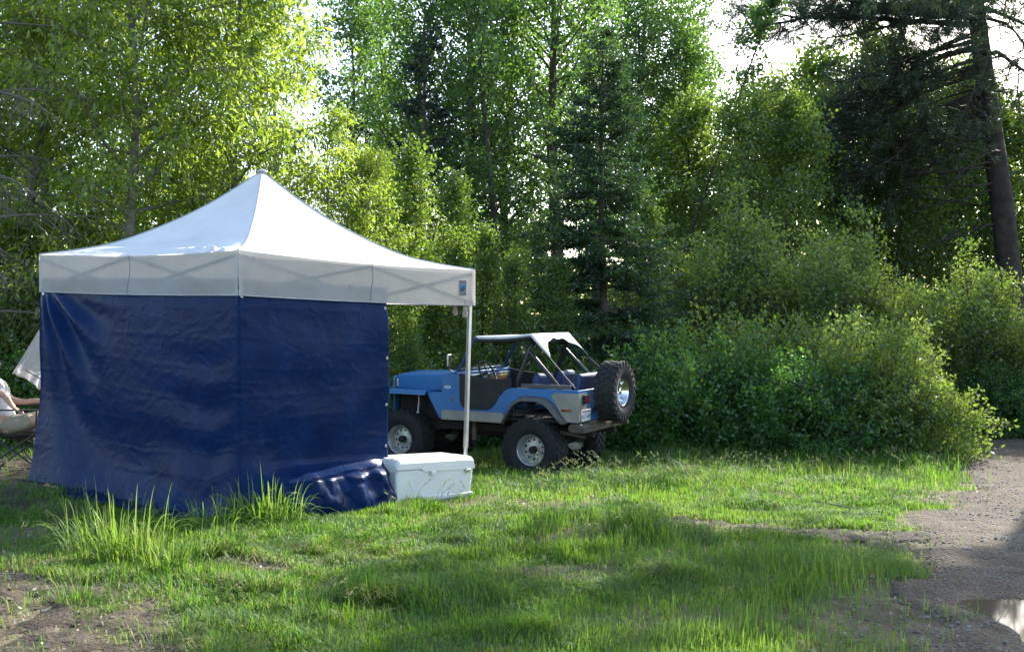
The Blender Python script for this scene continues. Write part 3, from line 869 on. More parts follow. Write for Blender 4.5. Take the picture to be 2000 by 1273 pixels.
# dead twiggy branches of a tree standing outside the left edge
def dead_tree(seed):
    rg = np.random.default_rng(seed)
    wood = NM()
    t = np.linspace(0, 1, 10)
    tp = np.stack([0.1*np.sin(t*4), 0.05*np.sin(t*6), 7.5*t], -1)
    tubes(wood, tp, 0.12*(1-0.8*t), 7)
    for i in range(46):
        h = 0.2 + 0.75*i/46
        p0 = interp_path(tp, h)
        az = rg.random()*6.28
        d = np.array([math.cos(az), math.sin(az), 0.15 + rg.normal()*0.12])
        bl = 1.2 + 1.1*rg.random()
        pts = [p0]
        for q in range(7):
            d = nrm(d + np.array([0, 0, -0.09]) + rg.normal(size=3)*0.12); pts.append(pts[-1] + d*bl/7)
        pts = np.array(pts)
        tubes(wood, pts, np.linspace(0.02, 0.004, 8), 4)
        for s in range(12):
            u = 0.2+0.8*rg.random(); q0 = interp_path(pts, u)
            sd = nrm(d*0.6 + rg.normal(size=3)*0.7 + np.array([0, 0, -0.25])); sl = 0.25+0.4*rg.random()
            q1 = q0+sd*sl*0.5+rg.normal(size=3)*0.04; q2 = q0+sd*sl+rg.normal(size=3)*0.06+np.array([0, 0, -0.08])
            tubes(wood, np.array([q0, q1, q2]), [0.006, 0.004, 0.002], 3)
            for k in range(3):
                w0 = interp_path(np.array([q0, q1, q2]), rg.random()); w1 = w0 + rg.normal(size=3)*0.13 + np.array([0, 0, -0.05])
                w2 = w1 + rg.normal(size=3)*0.08
                tubes(wood, np.array([w0, w1, w2]), [0.003, 0.0025, 0.0015], 3)
    return wood
e = empty('dead_tree', (at(-75, 13.2), 13.2, float(gz(at(-75, 13.2), 13.2))-0.05), 0, 'dead conifer of bare grey twigs at the left edge', 'tree')
link('trunk', dead_tree(81).mesh('dead_tree', M_twig, True), e)

# ponderosa pine on the right
def pine():
    rg = np.random.default_rng(91)
    wood = NM(); lf = NM()
    tp = np.array([(0.42,0,-0.2),(0.30,0,1.2),(0.12,0,2.8),(-0.1,0,4.3),(-0.30,0,5.8),(-0.38,0,6.5),(-0.40,0,6.9)], dtype=float)
    t = np.linspace(0, 1, 22)
    tubes(wood, interp_path(tp, t), 0.2*np.maximum((1-t)**0.4, 0.06)*(1+0.3*np.exp(-t*20)), 10)
    P = []; D = []; Vv = []
    def tuft(p, d, n=34, l=0.17):
        ang = rg.normal(size=(n, 3))*0.62
        P.append(np.tile(p, (n, 1)) + rg.normal(size=(n, 3))*0.018); D.append(np.tile(d, (n, 1))*0.75 + ang)
        Vv.append(np.clip(np.full(n, 0.42 + rg.normal()*0.16) + rg.normal(size=n)*0.12, 0, 1))
    def bough(h, az, e, bl, sag, r=0.04, dens=1.0):
        p0 = interp_path(tp, h)
        d = np.array([math.cos(az)*math.cos(e), math.sin(az)*math.cos(e), math.sin(e)])
        pts = [p0]
        for q in range(9):
            d = nrm(d + np.array([0, 0, sag*(1.0 if q < 6 else -1.2)]) + rg.normal(size=3)*0.10)
            pts.append(pts[-1] + d*bl/9)
        pts = np.array(pts)
        tubes(wood, pts, np.linspace(r, 0.008, 10), 6)
        ns = int(bl*10)
        for s in range(ns):
            u = 0.22 + 0.78*(s + rg.random())/ns
            q0 = interp_path(pts, u)
            sd = nrm(d*0.5 + rg.normal(size=3)*np.array([0.7, 0.7, 0.4]) + np.array([0, 0, -0.1]))
            sl = (0.35 + 0.55*rg.random())*(1.15-0.5*u)
            q1 = q0 + sd*sl*0.5 + rg.normal(size=3)*0.04; q2 = q1 + nrm(sd + np.array([0, 0, 0.25]))*sl*0.5
            sp = np.array([q0, q1, q2])
            tubes(wood, sp, [0.011, 0.008, 0.005], 4)
            if rg.random() > dens: continue
            for k in range(3):
                tw = nrm(sd*0.6 + rg.normal(size=3)*0.6 + np.array([0, 0, 0.2]))
                b0 = interp_path(sp, 0.45 + 0.5*rg.random()); b1 = b0 + tw*(0.12+0.16*rg.random())
                tubes(wood, np.array([b0, (b0+b1)/2, b1]), [0.006, 0.005, 0.004], 3)
                tuft(b1, tw); tuft((b0+b1)/2, tw, 22)
            tuft(q2, nrm(q2-q1), 30)
    PI = math.pi
    # long bough across the top of the picture, then the drooping ones to the left of the trunk
    for (h, az, e, bl, sag, r) in [
        (0.60, PI*0.99, -0.05, 3.0, -0.07, 0.045), (0.57, PI*1.04, -0.1, 2.9, -0.09, 0.045), (0.55, PI*0.95, -0.15, 2.7, -0.10, 0.04), (0.58, PI*1.12, -0.1, 2.6, -0.09, 0.04), (0.53, PI*1.02, -0.2, 2.6, -0.11, 0.04),
        (0.655, PI*0.97, 0.08, 4.1, -0.02, 0.06), (0.675, PI*1.05, 0.10, 3.7, -0.03, 0.05), (0.66, PI*0.92, 0.05, 3.6, -0.02, 0.05), (0.64, PI*1.01, 0.02, 3.9, -0.015, 0.05),
        (0.667, PI*1.02, 0.0, 2.5, -0.06, 0.045), (0.627, PI*0.93, -0.1, 2.3, -0.06, 0.045), (0.600, PI*1.1, -0.12, 2.4, -0.08, 0.04),
        (0.560, PI*0.98, -0.15, 2.5, -0.09, 0.045), (0.527, PI*1.05, -0.25, 2.6, -0.09, 0.04), (0.493, PI*0.92, -0.3, 2.3, -0.10, 0.04),
        (0.460, PI*1.0, -0.35, 2.2, -0.08, 0.035), (0.533, PI*1.25, -0.2, 2.0, -0.08, 0.035), (0.640, PI*1.3, -0.1, 2.4, -0.05, 0.04),
        (0.667, PI*1.18, -0.02, 2.6, -0.04, 0.045), (0.667, PI*1.38, 0.0, 2.2, -0.04, 0.045), (0.613, PI*1.2, -0.1, 2.8, -0.05, 0.04), (0.667, PI*0.85, -0.05, 2.6, -0.05, 0.04), (0.693, PI*1.25, 0.0, 2.4, -0.04, 0.045), (0.587, PI*1.42, -0.15, 2.3, -0.05, 0.04)]:
        bough(h, az + rg.normal()*0.05, e, bl, sag, r, 0.95 if h > 0.52 else 0.45)
    for i in range(26):
        h = 0.5 + 0.48*(i+rg.random())/26
        az = (i*2.4 + rg.random()*0.4)
        if 0.62*PI < (az % (2*PI)) < 1.35*PI and h < 0.78: az += PI
        if h < 0.66 and math.sin(az) < 0.3: continue
        if h > 0.70 and rg.random() < 0.88: continue
        bough(h, az, -0.15 + 0.5*(h-0.4), (1.5-2.2*max(0, h-0.62))*(0.75+0.4*rg.random()), -0.05, 0.035)
    # dead snags low on the trunk
    for i in range(16):
        h = 0.28 + 0.25*rg.random(); p0 = interp_path(tp, h); az = PI*(0.75+0.55*rg.random())
        d = np.array([math.cos(az), math.sin(az), -0.1]); pts = [p0]
        for q in range(6):
            d = nrm(d + np.array([0, 0, -0.08]) + rg.normal(size=3)*0.15); pts.append(pts[-1]+d*(0.25+0.08*rg.random()))
        tubes(wood, np.array(pts), np.linspace(0.022, 0.004, 7), 5)
        for k in range(6):
            q0 = interp_path(np.array(pts), 0.3+0.7*rg.random()); q1 = q0 + rg.normal(size=3)*0.2
            tubes(wood, np.array([q0, (q0+q1)/2+rg.normal(size=3)*0.03, q1]), [0.006, 0.004, 0.002], 3)
    P_ = np.concatenate(P); D_ = np.concatenate(D); V_ = np.concatenate(Vv)
    leaves(lf, P_, D_, 0.10*(0.75+0.5*rg.random(len(P_))), 0.007, rg, V_, 0.0)
    return wood, lf
PR['pine'] = proto(pine(), M_bark_pine, M_needle_pine, 'pine')
plant(PR['pine'], 'pine_tree', 'big dark pine with scaly trunk and drooping boughs at the right', 'tree', at(1940, 40.0), 40.0, 0.0, 2.455)
# a second pine just outside the right edge; its high crown throws the shade over the right foreground
def high_pine(seed):
    rg = np.random.default_rng(seed)
    wood = NM(); lf = NM()
    t = np.linspace(0, 1, 14)
    tp = np.stack([0.15*np.sin(t*3), 0.1*np.sin(t*4), 12.4*t], -1)
    tubes(wood, tp, 0.24*np.maximum((1-t)**0.6, 0.05), 9)
    P = []; D = []; Vv = []
    for i in range(62):
        h = 0.66 + 0.32*(i+rg.random())/62
        az = i*2.4 + rg.normal()*0.3
        bl = (3.5 - 5.0*(h-0.66))*(0.75+0.4*rg.random())
        d = np.array([math.cos(az), math.sin(az), 0.05]); pts = [interp_path(tp, h)]
        for q in range(7):
            d = nrm(d + np.array([0, 0, 0.02]) + rg.normal(size=3)*0.09); pts.append(pts[-1]+d*bl/7)
        pts = np.array(pts); tubes(wood, pts, np.linspace(0.05, 0.008, 8), 5)
        for s_ in range(int(bl*6)):
            q0 = interp_path(pts, 0.2+0.8*rg.random()); sd = nrm(d*0.4 + rg.normal(size=3)*np.array([0.7, 0.7, 0.4])); q2 = q0 + sd*(0.3+0.5*rg.random())
            tubes(wood, np.array([q0, (q0+q2)/2, q2]), [0.012, 0.009, 0.006], 4)
            for k in range(3):
                c_ = q0 + (q2-q0)*(0.4+0.6*rg.random()); n_ = 26
                P.append(np.tile(c_, (n_, 1)) + rg.normal(size=(n_, 3))*0.03); D.append(np.tile(sd, (n_, 1))*0.7 + rg.normal(size=(n_, 3))*0.65)
                Vv.append(np.clip(0.42 + rg.normal(size=n_)*0.15, 0, 1))
    P = np.concatenate(P); D = np.concatenate(D); Vv = np.concatenate(Vv)
    leaves(lf, P, D, 0.22*(0.75+0.5*rg.random(len(P))), 0.016, rg, Vv, 0.0)
    return wood, lf
PR['pine2'] = proto(high_pine(95), M_bark_pine, M_needle_pine, 'high_pine')
plant(PR['pine2'], 'pine_tree', 'high-crowned pine standing just outside the right edge of the view', 'tree', 10.1, 18.0)

# far-off wood closing the view low down
rg = np.random.default_rng(101)
far = NM()
n = 80000
d = 42 + 26*rg.random(n); px = -500 + 3100*rg.random(n)
hmax = 4.4 + 2.4*vnoise(px, d, 130, 51) + 5.5*sstep(1250, 1550, px)*(0.5+vnoise(px, d, 60, 53)) + 6*sstep(650, 300, px)
z = -1 + hmax*rg.random(n)**0.8
P = np.stack([(px-1000)/2000*d, d, z], -1)
D = rg.normal(size=(n, 3)) + np.array([0, 0, -0.3])
leaves(far, P, D, 0.34, 0.22, rg, np.clip(0.2+0.6*vnoise(px, z*40, 90, 52)+rg.normal(size=n)*0.15, 0, 1))
tag(link('far_wood', far.mesh('far_wood', M_farleaf)), 'far-off green wood closing the view behind the trees', 'woods', kind='stuff')
# ---------------------------------------------------------------- canopy tent
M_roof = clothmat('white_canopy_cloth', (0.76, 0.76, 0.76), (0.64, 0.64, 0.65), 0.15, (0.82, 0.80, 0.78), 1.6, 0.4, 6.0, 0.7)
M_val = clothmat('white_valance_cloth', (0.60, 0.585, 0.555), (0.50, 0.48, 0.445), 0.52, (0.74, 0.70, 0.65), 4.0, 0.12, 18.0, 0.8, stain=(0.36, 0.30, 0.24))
M_steel = pmat('grey_steel', (0.55, 0.56, 0.58), 0.35, 0.75, 0.2, 8)
M_truss = pmat('dull_truss_steel', (0.10, 0.10, 0.11), 0.5, 0.3, 0.2, 8)
M_seam = pmat('seam_thread', (0.30, 0.30, 0.32), 0.9)
M_trim = pmat('grey_binding', (0.42, 0.43, 0.45), 0.8)
TN = Vector((-2.19, 8.2, 0)); TL = Vector((-4.61, 10.0, 0)); TR = Vector((-0.38, 10.5, 0)); TF = Vector((-2.80, 12.3, 0))
top = {'N': 2.0, 'L': 2.065, 'R': 1.936, 'F': 2.02}
bot = {'N': 1.635, 'L': 1.70, 'R': 1.568, 'F': 1.64}
PEAK = Vector((-2.49, 10.22, 2.905))
HS = np.array([0, .16, .33, .46, .61, .77, 1.0]); HH = np.array([0, .05, .13, .25, .41, .615, 1.0])
hcurve = lambda s: float(np.interp(s, np.linspace(0, 1, 41), np.convolve(np.pad(np.interp(np.linspace(0, 1, 41), HS, HH), 3, mode='reflect', reflect_type='odd'), np.ones(7)/7, mode='valid')))
corn = {'N': TN, 'L': TL, 'R': TR, 'F': TF}
tent = empty('canopy_tent', (TN.x, TN.y, float(gz(TN.x, TN.y))), 0, 'white pop-up canopy tent with pointed roof and truss showing through valance', 'tent')
tinv = Matrix.Translation(-Vector(tent.location))
class TB(MB):
    def build(s, *a, **k):
        s.V = [tuple(tinv @ Vector(p)) for p in s.V]
        return MB.build(s, *a, **k)

def panel(a, b, seed, wr):
    A = corn[a].copy(); A.z = top[a]; B = corn[b].copy(); B.z = top[b]
    n = 46
    mid = (A + B)/2; outw = Vector((mid.x-PEAK.x, mid.y-PEAK.y, 0)).normalized()
    V = []; F = []
    for j in range(n+1):
        s = j/n
        h = hcurve(s)
        pa = A.lerp(PEAK, s); pb = B.lerp(PEAK, s)
        pa.z = A.z + (PEAK.z-A.z)*h; pb.z = B.z + (PEAK.z-B.z)*h
        for i in range(n+1):
            t = i/n
            p = pa.lerp(pb, t)
            edge = 4*t*(1-t)
            p.z -= 0.05*edge*math.sin(math.pi*min(1, s*1.05))*(1-s)       # sag between the hips
            p.z -= 0.03*edge*(1-s)**6*(1 if abs(t-.5) > .02 else .7)         # eave scallop
            # folds fanning out of the corners and running along the eave
            w = 0.0
            for (tc, sg) in ((0.0, 1), (1.0, -1)):
                dx = abs(t-tc)*3.0*(1-s); dz = s*1.75
                rad = math.hypot(dx, dz) + 1e-3
                ang = math.atan2(dz, dx)
                w += math.sin(ang*17+seed+tc*3)*math.exp(-((rad-0.45)/0.55)**2)*0.016*math.sin(min(1, ang*2.2)*math.pi)
            w += 0.010*math.sin((s*26+2.2*math.sin(t*5+seed)))*math.exp(-((s-0.22)/0.16)**2)*edge
            p += Vector((0, 0, 1))*w*wr*min(1, edge*6)
            V.append(p)
    for j in range(n):
        for i in range(n):
            F.append((j*(n+1)+i, j*(n+1)+i+1, (j+1)*(n+1)+i+1, (j+1)*(n+1)+i))
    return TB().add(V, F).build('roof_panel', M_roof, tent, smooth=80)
panel('L', 'N', 1.3, 3.0); panel('N', 'R', 2.1, 0.5); panel('R', 'F', 0.4, 0.5); panel('F', 'L', 4.0, 0.7)
# hip piping and the peak cap
for c in 'NLRF':
    A = corn[c].copy(); A.z = top[c]
    pts = []
    for j in range(25):
        s = j/24; p = A.lerp(PEAK, s); p.z = A.z + (PEAK.z-A.z)*hcurve(s) + 0.004; pts.append(p)
    TB().tube(pts, 0.006, 6).build('hip_seam', M_trim, tent, smooth=60)
TB().lathe([(0.0, 0.045), (0.02, 0.04), (0.032, 0.015), (0.034, 0.0005)], 16, Matrix.Translation(PEAK + Vector((0, 0, -0.012))) @ Matrix.Rotation(R(90), 4, 'X')).build('peak_cap', M_trim, tent, smooth=50)

def side(a, b, seed):
    A = corn[a]; B = corn[b]
    d = (B-A).normalized(); nrmv = Vector((d.y, -d.x, 0))
    c = Vector((PEAK.x, PEAK.y, 0))
    if (A - c).dot(nrmv) < 0: nrmv = -nrmv
    off = 0.006
    def fn(u, v):
        p = A.lerp(B, u) + nrmv*off
        zt = top[a]+(top[b]-top[a])*u - 0.03*4*u*(1-u); zb = bot[a]+(bot[b]-bot[a])*u - 0.012*4*u*(1-u)
        z = zt + (zb-zt)*v
        wv = 0.010*math.sin(u*9+seed+v*2.5)*v + 0.006*math.sin(u*23+seed*2+v*4)*v
        wv += 0.012*math.sin(v*math.pi)*math.sin(u*math.pi*2+seed)
        wv *= min(1, 14*min(u, 1-u))
        wv = max(wv, -0.003)
        return p + nrmv*wv + Vector((0, 0, z))
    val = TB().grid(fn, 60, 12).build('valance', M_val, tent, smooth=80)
    TB().tube([fn(i/40, 1.0) + Vector((0, 0, 0.003)) for i in range(41)], 0.005, 6).build('hem', M_trim, tent, smooth=60)
    TB().tube([fn(0.5 + 0.006*math.sin(v*5), v) + nrmv*0.004 for v in np.linspace(0.02, 0.98, 9)], 0.003, 5).build('seam', M_seam, tent)
    # scissor truss close behind the cloth
    Ai = A - nrmv*0.027 + d*0.04; Bi = B - nrmv*0.027 - d*0.04; Mi = (Ai+Bi)/2
    def P(pt, u, hi):
        z = (top[a]+(top[b]-top[a])*u - 0.045) if hi else (bot[a]+(bot[b]-bot[a])*u + 0.03)
        return Vector((pt.x, pt.y, z))
    for (p, u, hp, q, w, hq) in ((Ai, 0, 1, Mi, .5, 0), (Ai, 0, 0, Mi, .5, 1), (Mi, .5, 1, Bi, 1, 0), (Mi, .5, 0, Bi, 1, 1)):
        o_ = nrmv*(0.011 if hp else 0.022)
        TB().bar(P(p, u, hp)+o_, P(q, w, hq)+o_, 0.009, 0.028).build('truss_bar', M_truss, tent)
    return nrmv
nLN = side('L', 'N', 0.5); nNR = side('N', 'R', 1.9); nRF = side('R', 'F', 3.1); nFL = side('F', 'L', 4.4)

def leg(c, foot, split):
    A = corn[c].copy(); ctr = Vector((PEAK.x, PEAK.y, 0))
    inn = (ctr-A).normalized()*0.045
    tp_ = Vector((A.x+inn.x, A.y+inn.y, top[c]-0.02)); ft = Vector((foot[0], foot[1], float(gz(*foot))+0.006))
    k = (tp_.z-split)/(tp_.z-ft.z); md = tp_.lerp(ft, k)
    o = TB().bar(tp_, md, 0.038, 0.038, (d0.x, d0.y, 0)).build('leg', M_steel, tent, bevel=0.004)
    TB().bar(md + Vector((0, 0, 0.05)), ft, 0.028, 0.028, (d0.x, d0.y, 0)).build('leg_extension', M_steel, tent, bevel=0.003)
    TB().box(ft.x-0.05, ft.x+0.05, ft.y-0.05, ft.y+0.05, ft.z-0.004, ft.z+0.004).build('foot_plate', M_steel, tent)
    TB().box(A.x+inn.x-0.03, A.x+inn.x+0.03, A.y+inn.y-0.03, A.y+inn.y+0.03, bot[c]+0.0, bot[c]+0.05).build('slider', M_trim, tent, bevel=0.004)
d0 = (TR-TN).normalized()
leg('R', (-0.485, 10.42), 0.12); leg('N', (-2.17, 8.27), 0.2); leg('L', (-4.56, 10.0), 0.2); leg('F', (-2.78, 12.2), 0.0)
# inner bars carrying the peak
pc = PEAK + Vector((0, 0, -0.06))
TB().tube([PEAK + Vector((0, 0, -0.03)), PEAK + Vector((0, 0, -0.75))], 0.018, 8).build('peak_post', M_truss, tent)
for a, b in (('L', 'N'), ('N', 'R'), ('R', 'F'), ('F', 'L')):
    mpt = (corn[a]+corn[b])/2; z = (top[a]+top[b])/2
    TB().bar(Vector((mpt.x, mpt.y, z-0.08)).lerp(PEAK, 0.03), Vector((PEAK.x, PEAK.y, PEAK.z-0.7)), 0.012, 0.026).build('inner_bar', M_truss, tent)

# maker's patch on the right valance
M_patch = pmat('grey_patch', (0.17, 0.165, 0.16), 0.8)
M_patch_rim = pmat('pale_patch_rim', (0.62, 0.61, 0.58), 0.8)
M_patch_blue = pmat('patch_blue', (0.04, 0.22, 0.5), 0.6)
M_patch_navy = pmat('patch_navy', (0.02, 0.05, 0.14), 0.6)
pq = TN.lerp(TR, 0.925) + nNR*0.022; dNR = (TR-TN).normalized()
tent_patch_z = 1.745
def pp(u, w, o=0.0): return pq + dNR*u + nNR*o + Vector((0, 0, tent_patch_z+w))
def quadplate(u0, u1, w0, w1, o, th): 
    b = TB(); V = [pp(u0,w0,o),pp(u1,w0,o),pp(u1,w1,o),pp(u0,w1,o),pp(u0,w0,o+th),pp(u1,w0,o+th),pp(u1,w1,o+th),pp(u0,w1,o+th)]
    return b.add(V, [(3,2,1,0),(4,5,6,7),(0,1,5,4),(1,2,6,5),(2,3,7,6),(3,0,4,7)])
lp = quadplate(-0.062, 0.062, -0.085, 0.085, 0.0, 0.003).build('logo_patch', M_patch_rim, tent)
lp['label'] = 'small grey logo patch with blue emblem on the valance'
pb = MB(); 
lp2 = quadplate(-0.054, 0.054, -0.077, 0.077, 0.003, 0.002).build('patch_field', M_patch, lp)
emb = []
for k in range(15):
    a = math.pi*(-0.12) + k/14*math.pi*1.24
    emb.append((0.042*math.cos(a), 0.006 + 0.034*math.sin(a)))
V = [pp(x, z, 0.0055) for x, z in emb] + [pp(x, z, 0.0075) for x, z in emb]
n = len(emb)
TB().add(V, [tuple(range(n)), tuple(range(2*n-1, n-1, -1))] + [(i, (i+1) % n, n+(i+1) % n, n+i) for i in range(n)]).build('emblem', M_patch_blue, lp)
for u in (-0.022, 0.0, 0.02):
    TB().bar(pp(u-0.006, -0.03, 0.009), pp(u+0.008, 0.022, 0.009), 0.002, 0.008, nNR).build('emblem_stroke', M_patch_navy, lp)
TB().bar(pp(-0.04, -0.055, 0.007), pp(0.045, -0.02, 0.007), 0.002, 0.007, nNR).build('emblem_stroke', M_patch_rim, lp)

# two small cloth pouches hanging under the valance by the right leg
M_pouch = pmat('pinkish_tan_cloth', (0.42, 0.32, 0.28), 0.85, var=0.35, scale=20, bump=0.3)
def pouch(px, py0, py1, dd, label):
    X = (px-1000)/2000*dd; z0 = 1.5-(py0-610)/2000*dd; z1 = 1.5-(py1-610)/2000*dd
    h = z0-z1
    root = empty('hanging_pouch', (X, dd, z1), 0.4, label, 'pouch', 'pouches hanging under the valance')
    prof = [(0, 0.002), (0.004, 0.018), (0.02, 0.028), (0.05, 0.027), (0.075, 0.02), (h*0.8, 0.021), (h-0.012, 0.024), (h, 0.022)]
    b = MB(); V = []; F = []
    for (z, r) in prof:
        for k in range(14):
            a = 2*math.pi*k/14; V.append((r*math.cos(a)*1.0, r*0.65*math.sin(a), z))
    for i in range(len(prof)-1):
        for k in range(14): F.append((i*14+k, i*14+(k+1) % 14, (i+1)*14+(k+1) % 14, (i+1)*14+k))
    b.add(V, F); b.build('cloth_body', M_pouch, root, smooth=70)
    MB().tube([(0, 0, h-0.005), (0.004, 0, h+0.03), (0, 0, h+0.075)], 0.005, 6).build('strap', M_pouch, root)
    MB().tube([(-0.028, 0.0, 0.05), (0, 0.02, 0.052), (0.028, 0, 0.05), (0, -0.02, 0.048), (-0.028, 0, 0.05)], 0.0035, 5).build('band', M_truss, root)
pouch(889, 599, 617, 10.45, 'left one of two small tan pouches hanging under the valance')
pouch(908, 600, 621, 10.32, 'small tan pouch hanging nearest the tent right leg')

# ---------------------------------------------------------------- blue tarp hung round the near corner
m, nt, out = nodes('blue_tarp_sheet')
tc = N(nt, 'ShaderNodeTexCoord')
n1 = N(nt, 'ShaderNodeTexNoise'); n1.inputs['Scale'].default_value = 2.5; n1.inputs['Detail'].default_value = 8; n1.inputs['Roughness'].default_value = 0.7
nt.links.new(tc.outputs['Object'], n1.inputs['Vector'])
rp = ramp(nt, [(0.3, (0.0015, 0.011, 0.047)), (0.7, (0.003, 0.02, 0.077))])
nt.links.new(n1.outputs[0], rp.inputs[0])
p = N(nt, 'ShaderNodeBsdfPrincipled'); p.inputs['Roughness'].default_value = 0.3; p.inputs['Specular IOR Level'].default_value = 0.06
# pale scuffed crease lines: stretched thin noise
mp = N(nt, 'ShaderNodeMapping'); mp.inputs['Scale'].default_value = (1.2, 1.2, 2.2); mp.inputs['Rotation'].default_value = (0.05, 0.09, 0)
nt.links.new(tc.outputs['Object'], mp.inputs['Vector'])
n3 = N(nt, 'ShaderNodeTexNoise'); n3.inputs['Scale'].default_value = 1.6; n3.inputs['Detail'].default_value = 9; n3.inputs['Roughness'].default_value = 0.72
nt.links.new(mp.outputs[0], n3.inputs['Vector'])
r3 = ramp(nt, [(0.492, (0, 0, 0)), (0.5, (0.35, 0.35, 0.35)), (0.508, (0, 0, 0))])
nt.links.new(n3.outputs[0], r3.inputs[0])
n4 = N(nt, 'ShaderNodeTexNoise'); n4.inputs['Scale'].default_value = 5.0; n4.inputs['Detail'].default_value = 2
nt.links.new(tc.outputs['Object'], n4.inputs['Vector'])
r5 = ramp(nt, [(0.5, (0, 0, 0)), (0.68, (1, 1, 1))]); nt.links.new(n4.outputs[0], r5.inputs[0])
mm = N(nt, 'ShaderNodeMath', operation='MULTIPLY'); nt.links.new(r3.outputs[0], mm.inputs[0]); nt.links.new(r5.outputs[0], mm.inputs[1])
mx = N(nt, 'ShaderNodeMixRGB'); mx.inputs[2].default_value = (0.05, 0.09, 0.24, 1)
nt.links.new(mm.outputs[0], mx.inputs[0]); nt.links.new(rp.outputs[0], mx.inputs[1]); nt.links.new(mx.outputs[0], p.inputs['Base Color'])
wv_ = N(nt, 'ShaderNodeTexNoise'); wv_.inputs['Scale'].default_value = 2.2; wv_.inputs['Detail'].default_value = 4
nt.links.new(tc.outputs['Object'], wv_.inputs['Vector'])
va = N(nt, 'ShaderNodeVectorMath', operation='MULTIPLY_ADD'); va.inputs[1].default_value = (0.9, 0.9, 0.9)
nt.links.new(wv_.outputs['Color'], va.inputs[0]); nt.links.new(mp.outputs[0], va.inputs[2])
nb = N(nt, 'ShaderNodeTexVoronoi'); nb.feature = 'DISTANCE_TO_EDGE'; nb.inputs['Scale'].default_value = 3.4
nt.links.new(va.outputs[0], nb.inputs['Vector'])
nbr = ramp(nt, [(0.0, (1, 1, 1)), (0.5, (0, 0, 0))]); nt.links.new(nb.outputs[0], nbr.inputs[0])
bp = N(nt, 'ShaderNodeBump'); bp.inputs['Strength'].default_value = 0.24; bp.inputs['Distance'].default_value = 0.012
nt.links.new(nbr.outputs[0], bp.inputs['Height'])
nw = N(nt, 'ShaderNodeTexNoise'); nw.inputs['Scale'].default_value = 28; nw.inputs['Detail'].default_value = 4
nt.links.new(tc.outputs['Object'], nw.inputs['Vector'])
bp2 = N(nt, 'ShaderNodeBump'); bp2.inputs['Strength'].default_value = 0.25; bp2.inputs['Distance'].default_value = 0.006
nt.links.new(nw.outputs[0], bp2.inputs['Height']); nt.links.new(bp.outputs[0], bp2.inputs['Normal'])
nt.links.new(bp2.outputs[0], p.inputs['Normal'])
nt.links.new(p.outputs[0], out.inputs[0])
M_tarp = m
LEN1 = (TN-TL).length; T_END = 0.571; LEN2 = (TR-TN).length*T_END; WRAP = 0.35
LT = WRAP + LEN1 + LEN2
def tarp_base(s):
    """point on the tent's line, outward normal, valance height; s = run along the tarp"""
    s -= WRAP
    if s < 0:
        dFL = (TF-TL).normalized(); p = TL + dFL*(-s); nv = nFL.copy(); z = bot['L']
        nv = (nLN*max(0, 1+s/0.12) + nFL*min(1, -s/0.12)).normalized()
    elif s <= LEN1:
        t = s/LEN1; p = TL.lerp(TN, t); nv = nLN.copy(); z = bot['L']+(bot['N']-bot['L'])*t
        if s > LEN1-0.1: nv = nLN.lerp(nNR, 0.5*(s-LEN1+0.1)/0.1).normalized()
    else:
        t = (s-LEN1)/(TR-TN).length; p = TN.lerp(TR, t); nv = nNR.copy(); z = bot['N']+(bot['R']-bot['N'])*t
        if s < LEN1+0.1: nv = nLN.lerp(nNR, 0.5+0.5*(s-LEN1)/0.1).normalized()
    return p, nv, z
fl_s = [0, WRAP, WRAP+0.5, WRAP+1.2, WRAP+LEN1-0.7, WRAP+LEN1, WRAP+LEN1+0.35, WRAP+LEN1+1.0, LT-0.25, LT]
fl_v = [0.08, 0.17, 0.16, 0.18, 0.28, 0.16, 0.26, 0.36, 0.30, 0.16]
_gs = np.linspace(0, LT, 60)
_gv = np.array([float(gz(*(lambda b: (b[0].x+b[1].x*0.15, b[0].y+b[1].y*0.15))(tarp_base(float(q))))) for q in _gs])
def gz_fast(s): return float(np.interp(s, _gs, _gv))
